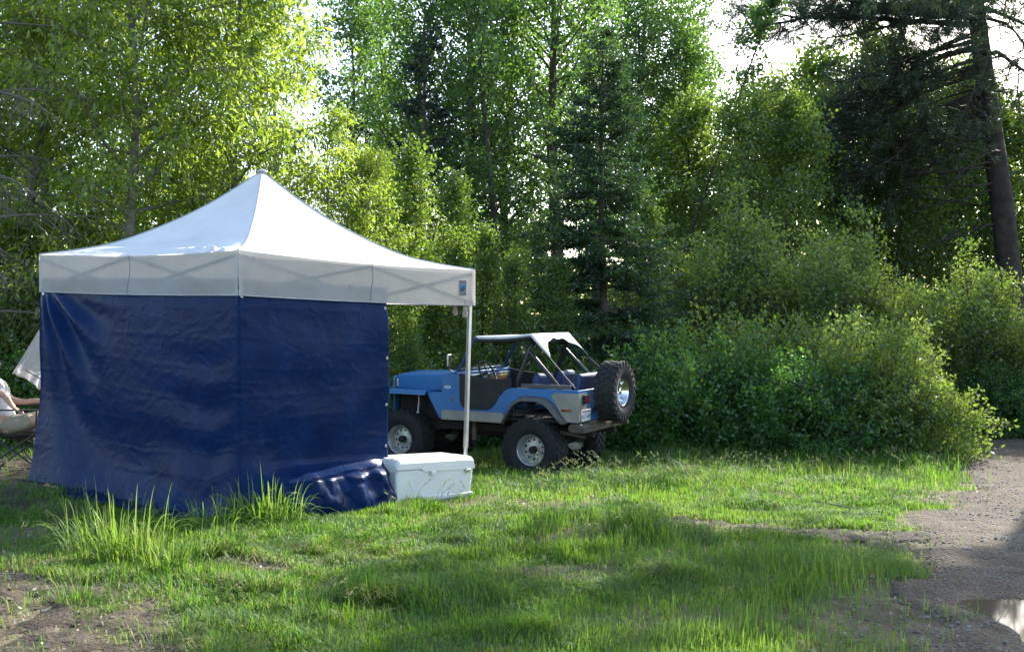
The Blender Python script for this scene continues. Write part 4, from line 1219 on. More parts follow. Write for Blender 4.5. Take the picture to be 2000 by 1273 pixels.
def tarp_pt(u, v, raw=False):
    s = u*LT
    p, nv, zb = tarp_base(s)
    zt = zb + 0.14
    fl = float(np.interp(s, fl_s, fl_v))
    right = float(sstep(WRAP+LEN1-0.05, WRAP+LEN1+0.45, s))
    # outward profile: left side flares like a skirt, right side bulges over a fold
    skirt = max(0, (v-0.60)/0.40)**2.0
    fold = 0.75*float(sstep(0.775, 0.86, v)) + 0.25*float(sstep(0.85, 0.97, v)) * (1 - 0.12*float(sstep(0.95, 1.0, v)))
    o = fl*((1-right)*skirt + right*fold)
    o += 0.012*math.sin(math.pi*min(1, v*1.1)) 
    # pulls out of the upper left corner
    a = (s-WRAP); 
    dx = a; dz = v*1.8
    rad = math.hypot(dx, dz)+1e-3; ang = math.atan2(dz, max(dx, 1e-3))
    if a > 0: o += 0.035*math.sin(ang*15+0.6)*math.exp(-((rad-0.55)/0.6)**2)*float(sstep(0.02, 0.25, rad))*float(sstep(1.45, 1.1, ang)+0.35)
    # lazy diagonal drapes on the left face, finer creases near the corner
    if s < WRAP+LEN1:
        k = s/(WRAP+LEN1)
        o += 0.022*math.sin(v*11 - k*7.0 + 0.5*math.sin(k*9)) * float(sstep(0.25, 0.7, v))*(1-k*0.5)*min(1, 6*(1-k))
        o += 0.010*math.sin(v*34 + 3*math.sin(k*5) + k*3)*float(sstep(0.5, 1.0, k))*min(1, 9*(1-k)+0.15)*float(sstep(0.15, 0.4, v))
    else:
        k = (s-WRAP-LEN1)/LEN2
        o += 0.006*math.sin(v*22+k*3+math.sin(k*8))*min(1, k*6)
        if v > 0.74:
            cr = float(vnoise(s, v*1.7, 0.16, 301))-0.5 + 0.6*(abs(float(vnoise(s, v*1.7, 0.075, 302))-0.5)) - 0.15
            o += 0.085*right*cr*float(sstep(0.76, 0.88, v))*float(sstep(1.0, 0.95, v)*0.7+0.3)
        # slack free edge
        o += 0.03*math.sin(v*5.0)*float(sstep(0.8, 1.0, k))*(1-v)
    # horizontal packing folds
    for fv in (0.13, 0.25, 0.36, 0.47, 0.585, 0.70, 0.80):
        fvv = fv + 0.02*math.sin(s*1.1+fv*9)
        o += 0.0028*math.exp(-((v-fvv)/0.005)**2)*(0.4+0.6*math.sin(s*2.3+fv*40)**2)
    q = p + nv*(0.0-0.016*(1-float(sstep(0.06, 0.12, v))) + o*float(sstep(0.04, 0.2, v)) - 0.004)
    zg_ = float(gz(q.x, q.y)) if v > 0.8 else gz_fast(s)
    flap = float(sstep(WRAP+0.35, WRAP+1.0, s)*sstep(WRAP+LEN1+0.02, WRAP+LEN1-0.35, s))
    vz = v/(1-0.07*flap)
    if flap > 0 and vz > 1:
        ex = (vz-1)/0.075*flap*(0.20+0.05*math.sin(s*5.0))
        q = q + nv*ex; zg_ = float(gz(q.x, q.y)) + 0.018 + 0.022*(float(vnoise(s, ex*3, 0.12, 303))-0.3)
    z = zt + (zg_+0.004-zt)*min(1, vz)
    if right > 0 and v > 0.9: z = max(z, zg_+0.004)
    return Vector((q.x, q.y, z))
tarp = empty('blue_tarp', (TN.x, TN.y, float(gz(TN.x, TN.y))), 0, 'dark blue plastic tarp hung round the near corner of the tent', 'tarp')
tinv_tent = tinv
tb = TB().grid(lambda u, v: tarp_pt(u, v), 260, 120); tb.build('sheet', M_tarp, tarp, smooth=80, solid=0.002)
M_grom = pmat('brass_grommet', (0.45, 0.44, 0.42), 0.35, 0.8)
for v in (0.10, 0.33, 0.545, 0.735):
    c_ = tarp_pt(0.9935, v) + nNR*0.004
    Mx = Matrix.Translation(c_) @ nNR.to_track_quat('Y', 'Z').to_matrix().to_4x4()
    TB().lathe([(0, 0.006), (0.003, 0.006), (0.004, 0.011), (0.002, 0.014), (0, 0.014)], 14, Mx).build('grommet', M_grom, tarp, smooth=50)

# ---------------------------------------------------------------- white cooler
M_cool = pmat('white_cooler_plastic', (0.66, 0.67, 0.64), 0.42, var=0.10, scale=5, bump=0.04, bscale=60)
M_coolm = pmat('cooler_metal', (0.6, 0.6, 0.6), 0.25, 0.9)
ca = Vector((-1.06, 9.27, 0)); cd = Vector((0.63, 0.777, 0)).normalized(); cn = Vector((0.777, -0.63, 0)).normalized()
CL, CD, CH = 1.06, 0.44, 0.43
cooler = empty('cooler', (ca.x, ca.y, 0), math.atan2(cd.y, cd.x), 'large white plastic cooler on the grass beside the tarp', 'cooler')
zl = float(gz(ca.x, ca.y)); e2 = ca + cd*CL; zr = float(gz(e2.x, e2.y))
cooler.location.z = zl - 0.012
cooler.rotation_euler = (0, math.atan2(zl-zr, CL), math.atan2(cd.y, cd.x))
def taper(x0, x1, y0, y1, z0, z1, i):
    b = MB()
    V = [(x0+i,y0+i,z0),(x1-i,y0+i,z0),(x1-i,y1-i,z0),(x0+i,y1-i,z0),(x0,y0,z1),(x1,y0,z1),(x1,y1,z1),(x0,y1,z1)]
    return b.add(V, [(0,3,2,1),(4,5,6,7),(0,1,5,4),(1,2,6,5),(2,3,7,6),(3,0,4,7)])
taper(0, CL, 0, CD, 0.0, CH-0.10, 0.018).build('body', M_cool, cooler, bevel=0.018)
taper(-0.004, CL+0.004, -0.004, CD+0.004, 0.03, 0.075, 0.004).build('base_band', M_cool, cooler, bevel=0.008)
# lid: front lip dips towards the right of the thumb recess, rounded shoulders
lid = MB()
def lidfn(u, v):
    x = -0.008 + (CL+0.016)*u
    y = -0.010 + (CD+0.02)*v
    ed = min(u*CL, (1-u)*CL, 0.07)/0.07; ed2 = min(v*CD, (1-v)*CD, 0.06)/0.06
    z = CH - 0.055*(1-math.sqrt(max(0, 1-(1-ed)**2))) - 0.04*(1-math.sqrt(max(0, 1-(1-ed2)**2)))
    return (x, y, z)
lid.grid(lidfn, 60, 24)
nb_ = len(lid.V)
for (a, b) in (((0,0),(1,0)), ((1,0),(1,1)), ((1,1),(0,1)), ((0,1),(0,0))):
    k = 40
    V = []
    for i in range(k+1):
        u = a[0]+(b[0]-a[0])*i/k; v = a[1]+(b[1]-a[1])*i/k
        t_ = lidfn(u, v); V.append(t_)
        zb_ = CH-0.125
        if a == (0,0) and b == (1,0): zb_ = CH-0.125 + 0.028*float(sstep(0.34, 0.29, u))
        V.append((t_[0], t_[1], zb_))
    lid.add(V, [(2*i, 2*i+1, 2*i+3, 2*i+2) for i in range(k)])
lid.build('lid', M_cool, cooler, smooth=40)
for x in (0.47, CL-0.10):
    l_ = MB(); l_.box(x-0.03, x+0.03, -0.026, 0.002, CH-0.16, CH-0.125); lo = l_.build('latch', M_coolm if x > 0.8 else M_cool, cooler, bevel=0.006)
MB().box(CL-0.004, CL+0.026, 0.12, 0.32, 0.2, 0.235).build('handle', M_cool, cooler, bevel=0.01)
MB().tube([(0.06, CD+0.006, CH-0.11), (CL-0.06, CD+0.006, CH-0.11)], 0.008, 8).build('hinge', M_coolm, cooler)

# ---------------------------------------------------------------- translucent plastic sheet behind the tarp's left edge
m, nt, out = nodes('milky_plastic')
d_ = N(nt, 'ShaderNodeBsdfDiffuse'); d_.inputs['Color'].default_value = (0.72, 0.73, 0.75, 1)
t_ = N(nt, 'ShaderNodeBsdfTranslucent'); t_.inputs['Color'].default_value = (0.75, 0.76, 0.78, 1)
tr_ = N(nt, 'ShaderNodeBsdfTransparent'); g_ = N(nt, 'ShaderNodeBsdfGlossy'); g_.inputs['Roughness'].default_value = 0.15
tcn = N(nt, 'ShaderNodeTexCoord'); nz_ = N(nt, 'ShaderNodeTexNoise'); nz_.inputs['Scale'].default_value = 5
nt.links.new(tcn.outputs['Object'], nz_.inputs['Vector'])
rr_ = ramp(nt, [(0.35, (0.12,)*3), (0.7, (0.5,)*3)]); nt.links.new(nz_.outputs[0], rr_.inputs[0])
a1 = N(nt, 'ShaderNodeMixShader'); a1.inputs[0].default_value = 0.5; nt.links.new(d_.outputs[0], a1.inputs[1]); nt.links.new(t_.outputs[0], a1.inputs[2])
a2 = N(nt, 'ShaderNodeMixShader'); nt.links.new(rr_.outputs[0], a2.inputs[0]); nt.links.new(a1.outputs[0], a2.inputs[1]); nt.links.new(tr_.outputs[0], a2.inputs[2])
a3 = N(nt, 'ShaderNodeMixShader'); a3.inputs[0].default_value = 0.08; nt.links.new(a2.outputs[0], a3.inputs[1]); nt.links.new(g_.outputs[0], a3.inputs[2])
nt.links.new(a3.outputs[0], out.inputs[0])
M_plastic = m
def w3(px, py, d): return Vector(((px-1000)/2000*d, d, 1.5-(py-610)/2000*d))
A = w3(86, 632, 10.9); B = w3(22, 730, 11.1); C_ = w3(130, 640, 11.6); D_ = w3(120, 775, 11.5)
ps = empty('plastic_sheet', tuple(w3(76, 750, 11.2)), 0, 'milky white plastic sheet sticking out behind the left edge of the tarp', 'sheet')
psi = Matrix.Translation(-Vector(ps.location))
def psf(u, v):
    p = A.lerp(C_, u).lerp(B.lerp(D_, u), v)
    p += Vector((0.0, 0.035*math.sin(u*16+v*2)*v + 0.02*math.sin(u*31)*v, 0.02*math.sin(u*9)*v))
    return psi @ p
MB().grid(psf, 50, 30).build('film', M_plastic, ps, smooth=80, solid=0.002)
MB().tube([psf(0.0, i/10) + Vector((-0.004, 0, 0)) for i in range(11)], 0.006, 6).build('edge_roll', M_val, ps)
MB().tube([psi @ w3(48, 722, 11.0), psi @ w3(100, 752, 11.0)], 0.006, 6).build('stick', M_bark, ps)

# ---------------------------------------------------------------- folding camp chair and seated person
M_black = pmat('black_chair_cloth', (0.018, 0.018, 0.02), 0.8, var=0.3, scale=10, bump=0.2)
M_blackm = pmat('black_tube', (0.02, 0.02, 0.022), 0.45)
CX, CY = -5.30, 11.05
cz = float(gz(CX, CY))
chair = empty('camp_chair', (CX, CY, cz), 0.06, 'low black folding camp chair at the left edge', 'chair')
# local: +x is forward (to the right), y across
for sy in (-0.27, 0.27):
    MB().tube([(-0.26, sy, 0.01), (0.24, sy, 0.36)], 0.011, 8).build('leg', M_blackm, chair, smooth=60)
    MB().tube([(0.26, sy*0.98, 0.01), (-0.22, sy*0.98, 0.36)], 0.011, 8).build('leg', M_blackm, chair, smooth=60)
    MB().tube([(-0.26, sy, 0.30), (-0.36, sy, 0.98)], 0.012, 8).build('back_post', M_blackm, chair, smooth=60)
    MB().tube([(0.26, sy, 0.34), (0.27, sy*1.05, 0.62)], 0.010, 8).build('arm_post', M_blackm, chair, smooth=60)
    MB().bar((-0.32, sy*1.07, 0.62), (0.34, sy*1.07, 0.615), 0.05, 0.014).build('armrest', M_black, chair, bevel=0.005)
for xx in (-0.24, 0.25):
    MB().tube([(xx, -0.27, 0.03), (-xx, 0.27, 0.33)] if xx > 0 else [(xx, -0.27, 0.03), (xx, 0.27, 0.33)], 0.009, 8).build('brace', M_blackm, chair, smooth=60)
MB().grid(lambda u, v: (-0.28+0.55*u, -0.27+0.54*v, 0.36 - 0.085*math.sin(math.pi*u)**0.8*math.sin(math.pi*v)**0.6), 14, 14).build('seat', M_black, chair, smooth=80, solid=0.008)
MB().grid(lambda u, v: (-0.27-0.10*u - 0.07*math.sin(math.pi*v), -0.27+0.54*v, 0.34+0.64*u), 12, 12).build('backrest', M_black, chair, smooth=80, solid=0.008)
MB().tube([(0.27, -0.27, 0.362), (0.275, 0.0, 0.33), (0.27, 0.27, 0.362)], 0.007, 6).build('seat_piping', M_trim, chair, smooth=60)
MB().box(0.24, 0.30, -0.285, -0.281, 0.24, 0.33).build('cloth_tag', M_val, chair)

M_skin = pmat('skin', (0.48, 0.29, 0.20), 0.5, var=0.15, scale=12)
M_khaki = pmat('khaki_cloth', (0.34, 0.29, 0.21), 0.85, var=0.3, scale=14, bump=0.4, bscale=18)
M_shirt = pmat('pale_shirt', (0.58, 0.57, 0.60), 0.85, var=0.2, scale=10, bump=0.4, bscale=16)
M_hair = pmat('brown_hair', (0.06, 0.04, 0.025), 0.7, var=0.5, scale=40)
M_shoe = pmat('dark_shoe', (0.03, 0.03, 0.035), 0.7)
def skin_mesh(name, mat, verts, edges, parent, sub=2):
    """verts: (co, rx, ry); first vertex is the root"""
    me = bpy.data.meshes.new(name)
    me.from_pydata([v[0] for v in verts], edges, [])
    o = link(name, me, parent)
    md = o.modifiers.new('skin', 'SKIN'); md.use_smooth_shade = True
    lay = me.skin_vertices[0].data
    for i, v in enumerate(verts):
        lay[i].radius = (v[1], v[2]); lay[i].use_root = (i == 0)
    sd = o.modifiers.new('smooth', 'SUBSURF'); sd.levels = sub; sd.render_levels = sub
    me.materials.append(mat)
    return o
person = empty('person', (CX, CY, cz), 0.06, 'person in khaki shorts and pale shirt reclining in the camp chair', 'person')
HIP = Vector((-0.13, 0, 0.42))
bv = [(HIP, .15, .12)]; be = []
def chain(start, pts):
    prev = start
    ids = []
    for (co, rx, ry) in pts:
        bv.append((Vector(co), rx, ry)); be.append((prev, len(bv)-1)); prev = len(bv)-1; ids.append(prev)
    return ids
sp_ = chain(0, [((-0.20, 0, 0.55), .135, .10), ((-0.27, 0, 0.72), .15, .105), ((-0.32, 0, 0.86), .15, .10), ((-0.34, 0, 0.94), .06, .055),
                ((-0.33, 0, 1.03), .075, .085), ((-0.31, 0, 1.12), .08, .095), ((-0.32, 0, 1.19), .06, .07)])
hands = []
for sy in (-1, 1):
    kz = 0.53 if sy < 0 else 0.56
    lg = chain(0, [((-0.09, 0.10*sy, 0.41), .095, .09), ((0.14, 0.13*sy, 0.48), .078, .075), ((0.33, 0.14*sy, kz), .058, .058),
                   ((0.40, 0.14*sy, 0.36), .054, .052), ((0.44, 0.14*sy, 0.12), .036, .036), ((0.46, 0.14*sy, 0.06), .036, .036), ((0.60, 0.15*sy, 0.035), .034, .022)])
    if sy < 0:   # near arm: elbow out, forearm dropping to the armrest front
        ar = chain(sp_[2], [((-0.31, -0.19, 0.85), .055, .055), ((-0.20, -0.29, 0.74), .047, .047), ((-0.07, -0.30, 0.80), .042, .042), ((-0.01, -0.29, 0.71), .032, .032), ((0.02, -0.285, 0.655), .026, .02)])
        hp = Vector((0.03, -0.285, 0.635)); hd = Vector((0.55, 0, -0.2)).normalized()
    else:
        ar = chain(sp_[2], [((-0.31, 0.19, 0.85), .055, .055), ((-0.24, 0.28, 0.68), .047, .047), ((-0.12, 0.30, 0.645), .04, .04), ((0.05, 0.29, 0.665), .032, .032), ((0.11, 0.285, 0.655), .026, .02)])
        hp = Vector((0.13, 0.285, 0.65)); hd = Vector((1, 0, -0.1)).normalized()
    palm = chain(ar[-1], [(hp + hd*0.045, .034, .016)])[-1]
    side_ = Vector((0, 1, 0))
    for f_, (o_, l_) in enumerate(((-0.028, .062), (-0.010, .075), (0.010, .070), (0.027, .055))):
        b_ = hp + hd*0.06 + side_*o_
        chain(palm, [(b_, .0095, .0095), (b_ + hd*l_*0.5 + Vector((0, 0, -0.004)), .0085, .0085), (b_ + hd*l_*0.8 + Vector((0, 0, -0.022)), .007, .007)])
    th = hp + hd*0.01 + side_*(-0.035*sy)
    chain(ar[-1], [(th + hd*0.012, .012, .012), (th + hd*0.045 + side_*(-0.014*sy) + Vector((0, 0, -0.012)), .009, .009)])
body = skin_mesh('body', M_skin, bv, be, person, 2)
sv = [(HIP + Vector((0, 0, 0.02)), .165, .135), (Vector((-0.185, 0, 0.52)), .15, .12)]; se = [(0, 1)]
for sy in (-1, 1):
    b_ = len(sv); sv += [(Vector((-0.08, 0.105*sy, 0.42)), .115, .105), (Vector((0.10, 0.13*sy, 0.475)), .100, .095), (Vector((0.20, 0.135*sy, 0.50)), .098, .092)]
    se += [(0, b_), (b_, b_+1), (b_+1, b_+2)]
skin_mesh('shorts', M_khaki, sv, se, person, 2)
sv = [(Vector((-0.27, 0, 0.72)), .165, .12), (Vector((-0.19, 0, 0.54)), .155, .118), (Vector((-0.15, 0, 0.46)), .155, .12), (Vector((-0.32, 0, 0.87)), .155, .11), (Vector((-0.335, 0, 0.92)), .075, .07)]
se = [(0, 1), (1, 2), (0, 3), (3, 4)]
for sy, el_ in ((-1, Vector((-0.22, -0.275, 0.755))), (1, Vector((-0.255, 0.26, 0.72)))):
    b_ = len(sv); sv += [(Vector((-0.31, 0.19*sy, 0.855)), .07, .07), (el_, .062, .062)]; se += [(3, b_), (b_, b_+1)]
skin_mesh('shirt', M_shirt, sv, se, person, 2)
hb = MB(); hv = []; 
def hairfn(u, v):
    th = v*math.pi*0.62; ph = u*2*math.pi
    rx = 0.102; 
    cut = 1.0 if math.cos(ph) < 0.2 else 0.55
    th *= cut if math.cos(ph) > 0.2 else 1
    return (-0.325 + rx*1.05*math.sin(th)*math.cos(ph), 0.088*math.sin(th)*math.sin(ph), 1.125 + 0.125*math.cos(th))
hb.grid(hairfn, 24, 12).build('hair', M_hair, person, smooth=80, solid=0.01)
for sy in (-1, 1):
    MB().lathe([(-0.004, 0.0005), (-0.003, 0.009), (0.003, 0.009), (0.004, 0.0005)], 10, Matrix.Translation((-0.232, 0.032*sy, 1.115)) @ Matrix.Rotation(R(90), 4, 'Z')).build('eye', M_blackm, person, smooth=60)
    MB().lathe([(-0.008, 0.002), (-0.008, 0.028), (0.008, 0.026), (0.008, 0.002)], 12, Matrix.Translation((-0.32, 0.086*sy, 1.10))).build('ear', M_skin, person, smooth=60)
    MB().box(0.40, 0.64, 0.145*sy-0.045, 0.145*sy+0.045, 0.0, 0.075).build('shoe', M_shoe, person, bevel=0.025)
MB().add([(-0.235, -0.014, 1.075), (-0.235, 0.014, 1.075), (-0.205, 0, 1.078), (-0.24, 0, 1.125)], [(0, 1, 2), (0, 2, 3), (1, 3, 2), (0, 3, 1)]).build('nose', M_skin, person, bevel=0.004)
MB().box(-0.238, -0.228, -0.025, 0.025, 1.048, 1.056).build('mouth', pmat('lips', (0.36, 0.16, 0.13), 0.5), person, bevel=0.003)
# ---------------------------------------------------------------- lifted blue off-road vehicle
M_blue = pmat('blue_paint', (0.027, 0.165, 0.42), 0.4, 0.0, 0.28, 2.2, bump=0.03, bscale=8, coat=0.15, ramp_pos=(0.3, 0.75))
M_bluein = pmat('blue_vinyl', (0.014, 0.042, 0.11), 0.6, 0.0, 0.3, 8, bump=0.15)
M_plate = pmat('checker_plate', (0.36, 0.35, 0.31), 0.5, 0.55, 0.25, 5, bump=0.5, bscale=120)
M_flare = pmat('grey_flare_plastic', (0.115, 0.108, 0.10), 0.75, 0.0, 0.25, 6)
M_dkcl = pmat('dark_door_canvas', (0.032, 0.030, 0.028), 0.85, 0.0, 0.4, 7, bump=0.3)
M_rub = pmat('tyre_rubber', (0.022, 0.021, 0.021), 0.85, 0.0, 0.35, 9, bump=0.3)
M_alu = pmat('aluminium_wheel', (0.55, 0.54, 0.51), 0.42, 0.75, 0.2, 10)
M_chrome = pmat('polished_wheel', (0.75, 0.75, 0.74), 0.14, 1.0, 0.1, 6)
M_dark = pmat('dark_underbody', (0.022, 0.020, 0.018), 0.85, 0.0, 0.4, 6)
M_rust = pmat('rusty_metal', (0.16, 0.13, 0.10), 0.75, 0.4, 0.5, 10)
M_hole_shade = pmat('painted_hole_shade', (0.008, 0.008, 0.008), 0.9)  # flat black colour standing in for the shade inside openings
M_bar = pmat('roll_bar_black', (0.02, 0.021, 0.024), 0.32, 0.0, 0.2, 5)
M_top = clothmat('pale_top_canvas', (0.62, 0.60, 0.60), (0.50, 0.49, 0.50), 0.15, None, 5.0, 0.2, 20.0, 0.6)
M_red = pmat('red_lens', (0.28, 0.022, 0.018), 0.25)
M_amber = pmat('amber_lens', (0.32, 0.12, 0.04), 0.25)
M_white = pmat('white_paint', (0.72, 0.72, 0.70), 0.5, 0.0, 0.1, 9)
M_plateblue = pmat('plate_ink_blue', (0.05, 0.13, 0.32), 0.6)
M_platered = pmat('plate_ink_red', (0.42, 0.06, 0.08), 0.6)
M_wood = pmat('orange_wood', (0.26, 0.10, 0.03), 0.5, 0.0, 0.5, 12)
m, nt, out = nodes('windshield_glass')
gl = N(nt, 'ShaderNodeBsdfGlossy'); gl.inputs['Roughness'].default_value = 0.02
tr_ = N(nt, 'ShaderNodeBsdfTransparent'); tr_.inputs['Color'].default_value = (0.86, 0.92, 0.9, 1)
mxs = N(nt, 'ShaderNodeMixShader'); mxs.inputs[0].default_value = 0.07; nt.links.new(tr_.outputs[0], mxs.inputs[1]); nt.links.new(gl.outputs[0], mxs.inputs[2])
nt.links.new(mxs.outputs[0], out.inputs[0])
M_glass = m

JO = (0.6237, 14.7009)
JZ = -0.835
JR = math.atan2(0.48207, -0.87613)
car = empty('off_road_vehicle', (JO[0], JO[1], JZ), JR, 'lifted blue open-top off-road vehicle with big tyres parked by the shrubs', 'car')
HW = 0.76
side_out = [(-.72,1.29),(-.72,.85),(-.52,.85),(-.43,.96),(-.33,1.06),(-.24,1.11),(-.15,1.125),(.12,1.125),(.20,1.10),(.28,1.04),(.35,.94),(.42,.80),(1.47,.81),(1.495,.815),(1.71,1.175),(1.45,1.195),
            (1.45,1.42),(1.40,1.455),(1.22,1.485),(1.15,1.475),(1.145,1.10),(1.125,1.02),(1.08,.975),(1.02,.96),(.72,.96),(.64,.985),(.57,1.05),(.50,1.16),(.43,1.24),(.36,1.28),(.29,1.29)]
door_out = [(1.148,1.47),(1.143,1.10),(1.12,1.02),(1.075,.977),(1.02,.963),(.72,.963),(.64,.988),(.572,1.052),(.502,1.162),(.432,1.242),(.362,1.282),(.31,1.293),(.31,1.42),(.42,1.405),(.7,1.41),(.95,1.435)]
for sy in (1, -1):
    b = MB(); b.prism(side_out, sy*(HW-0.03), sy*HW)
    b.build('body_side', M_blue, car, bevel=0.006)
    MB().prism(door_out, sy*(HW-0.02), sy*(HW+0.012)).build('half_door', M_dkcl, car, bevel=0.006)['label'] = 'dark canvas half door'
    # rocker and rear corner checker plate
    rp_ = MB().prism([(1.45,.935),(.45,.935),(.395,.87),(.42,.795),(1.45,.80)], sy*(HW+0.001), sy*(HW+0.007)).build('rocker_plate', M_plate, car)
    cp_ = MB().prism([(-.725,1.245),(-.37,1.245),(-.315,1.20),(-.52,.86),(-.725,.86)], sy*(HW+0.001), sy*(HW+0.006)).build('corner_plate', M_plate, car)
    MB().box(-.728, -.722, *(sorted((sy*(HW+0.005), sy*0.50))), .86, 1.245).build('rear_corner_plate', M_plate, car)
    for q in range(5):
        MB().lathe([(0, .0005), (0.003, .006), (0, .007)], 8, Matrix.Translation((.55+.2*q, sy*(HW+0.008), .815)) @ Matrix.Rotation(0 if sy > 0 else math.pi, 4, 'Z')).build('rivet', M_rust, rp_)
    # flare
    oo = [(.45,.80),(.37,.96),(.28,1.09),(.17,1.165),(.08,1.185),(-.14,1.185),(-.26,1.16),(-.36,1.085),(-.46,.96),(-.56,.84)]
    ii = [(.40,.79),(.32,.94),(.24,1.05),(.15,1.11),(.08,1.125),(-.13,1.125),(-.22,1.10),(-.31,1.035),(-.41,.93),(-.50,.83)]
    n = len(oo); V = []; F = []
    for (x, z) in oo: V.append((x, sy*(HW+0.008), z))
    for (x, z), (x2, z2) in zip(oo, ii): V.append((x*.7+x2*.3, sy*(HW+0.07), z*.7+z2*.3))
    for (x, z) in ii: V.append((x, sy*(HW+0.10), z))
    for (x, z) in ii: V.append((x, sy*(HW-0.01), z-0.0))
    for r_ in range(3):
        for i in range(n-1): F.append((r_*n+i, r_*n+i+1, (r_+1)*n+i+1, (r_+1)*n+i))
    MB().add(V, F).build('fender_flare', M_flare, car, smooth=35, solid=0.006)
    # inner wheel house
    MB().box(-.5, .4, *(sorted((sy*0.42, sy*(HW-0.04)))), 1.13, 1.27).build('wheel_house', M_bluein, car, bevel=0.02)
    # front fender with rolled edge
    f = MB()
    sec = [(0.46, 1.195), (0.76, 1.20), (0.80, 1.19), (0.815, 1.17), (0.815, 1.14), (0.805, 1.14), (0.805, 1.165), (0.76, 1.185), (0.46, 1.18)]
    xs = [1.70, 2.3, 2.5, 2.58, 2.61, 2.62]; dzs = [0, 0, -.005, -.02, -.045, -.075]
    V = []; F = []; n = len(sec)
    for x, dz in zip(xs, dzs):
        for (y, z) in sec: V.append((x, sy*y, z+dz))
    for i in range(len(xs)-1):
        for k in range(n): F.append((i*n+k, i*n+(k+1) % n, (i+1)*n+(k+1) % n, (i+1)*n+k))
    F += [tuple(range(n)), tuple((len(xs)-1)*n+k for k in range(n))]
    f.add(V, F).build('front_fender', M_blue, car, smooth=40)
    f2 = MB().prism([(1.71,1.185),(1.49,.815),(1.47,.815),(1.66,1.185)], sy*0.46, sy*(HW-0.031)).build('fender_apron', M_blue, car)
    # top rail on tub
    MB().bar((.16, sy*.735, 1.325), (-.60, sy*.735, 1.325), .035, .055).build('tub_rail', M_flare, car, bevel=0.006)
    # marker lamp
    mk = MB().box(-.62, -.47, *(sorted((sy*(HW+.007), sy*(HW+.02)))), 1.0, 1.028).build('side_marker', M_red, car, bevel=0.004)
    MB().box(-.61, -.55, *(sorted((sy*(HW+.02), sy*(HW+.023)))), 1.004, 1.024).build('amber_half', M_amber, mk)
    # oval badge
    bd = MB().add([(1.35+.058*math.cos(k/20*6.2832), sy*(HW+.004), 1.265+.022*math.sin(k/20*6.2832)) for k in range(20)] + [(1.35+.058*math.cos(k/20*6.2832), sy*(HW-.001), 1.265+.022*math.sin(k/20*6.2832)) for k in range(20)],
                  [tuple(range(20)), tuple(range(39, 19, -1))] + [(k, (k+1) % 20, 20+(k+1) % 20, 20+k) for k in range(20)]).build('oval_badge', M_white, car)
    for zz, hw in ((1.272, .034), (1.263, .04), (1.255, .03)):
        MB().box(1.35-hw, 1.35+hw, *(sorted((sy*(HW+.004), sy*(HW+.006)))), zz-.0022, zz+.0022).build('badge_line', M_plateblue, bd)
    MB().lathe([(0, .0005), (0.004, .02), (0, .026)], 14, Matrix.Translation((1.275, sy*(HW+.001), 1.085)) @ Matrix.Rotation(0 if sy > 0 else math.pi, 4, 'Z')).build('worn_badge', M_flare, car)
    # chassis
    MB().box(-.78, 2.62, *(sorted((sy*.33, sy*.41))), .62, .73).build('frame_rail', M_dark, car, bevel=0.01)
    for ax in (0, 2.18):
        MB().tube([(ax-.5, sy*.37, .64), (ax-.25, sy*.37, .56), (ax, sy*.37, .53), (ax+.25, sy*.37, .56), (ax+.5, sy*.37, .64)], .028, 8).build('leaf_spring', M_dark, car, smooth=60)
    MB().tube([(2.02, sy*.56, .62), (2.0, sy*.555, .86)], .033, 12).build('shock_absorber', M_white, car, smooth=60)
    MB().tube([(2.0, sy*.555, .86), (1.985, sy*.55, 1.0), (1.99, sy*.545, 1.12)], [.012, .010, .012], 8).build('shock_rod', M_white, car, smooth=60)
    MB().tube([(-.12, sy*.45, .5), (-.3, sy*.42, .95)], .03, 10).build('rear_shock', M_dark, car, smooth=60)
    # tail lamp
    tl = MB().box(-.775, -.729, *(sorted((sy*.53, sy*.66))), 1.10, 1.22).build('tail_light', M_dark, car, bevel=0.01)
    MB().box(-.785, -.776, *(sorted((sy*.545, sy*.645))), 1.115, 1.205).build('lens', M_red, tl, bevel=0.004)
    # roll bar leg, brace
# tub floor, rear, cowl, dash, firewall
MB().box(-.70, 1.42, -.725, .725, .84, .87).build('floor', M_dark, car)
MB().box(-.719, -.69, -.73, .73, .851, 1.285).build('rear_panel', M_blue, car, bevel=0.006)
MB().box(1.40, 1.449, -.73, .73, .82, 1.40).build('firewall', M_bluein, car)
MB().prism([(1.449,1.42),(1.40,1.452),(1.22,1.482),(1.18,1.478),(1.18,1.44),(1.449,1.39)], -.729, .729).build('cowl', M_blue, car, bevel=0.008)
dsh = MB().prism([(1.19,1.44),(1.14,1.43),(1.12,1.27),(1.17,1.25)], -.72, .72).build('dashboard', M_bluein, car, bevel=0.008)
MB().box(1.10, 1.122, -.55, -.05, 1.31, 1.38).build('glove_shelf', M_wood, dsh)
for yy in (.35, .22):
    MB().lathe([(0, .0005), (0, .05), (.012, .05), (.014, .045)], 18, Matrix.Translation((1.128, yy, 1.36)) @ Matrix.Rotation(R(90), 4, 'Z')).build('gauge', M_blackm, dsh)
MB().bar((.85, -.1, 1.42), (.88, .05, 1.40), .05, .03).build('clutter', pmat('yellow_rag', (.42, .32, .04), .9), car)
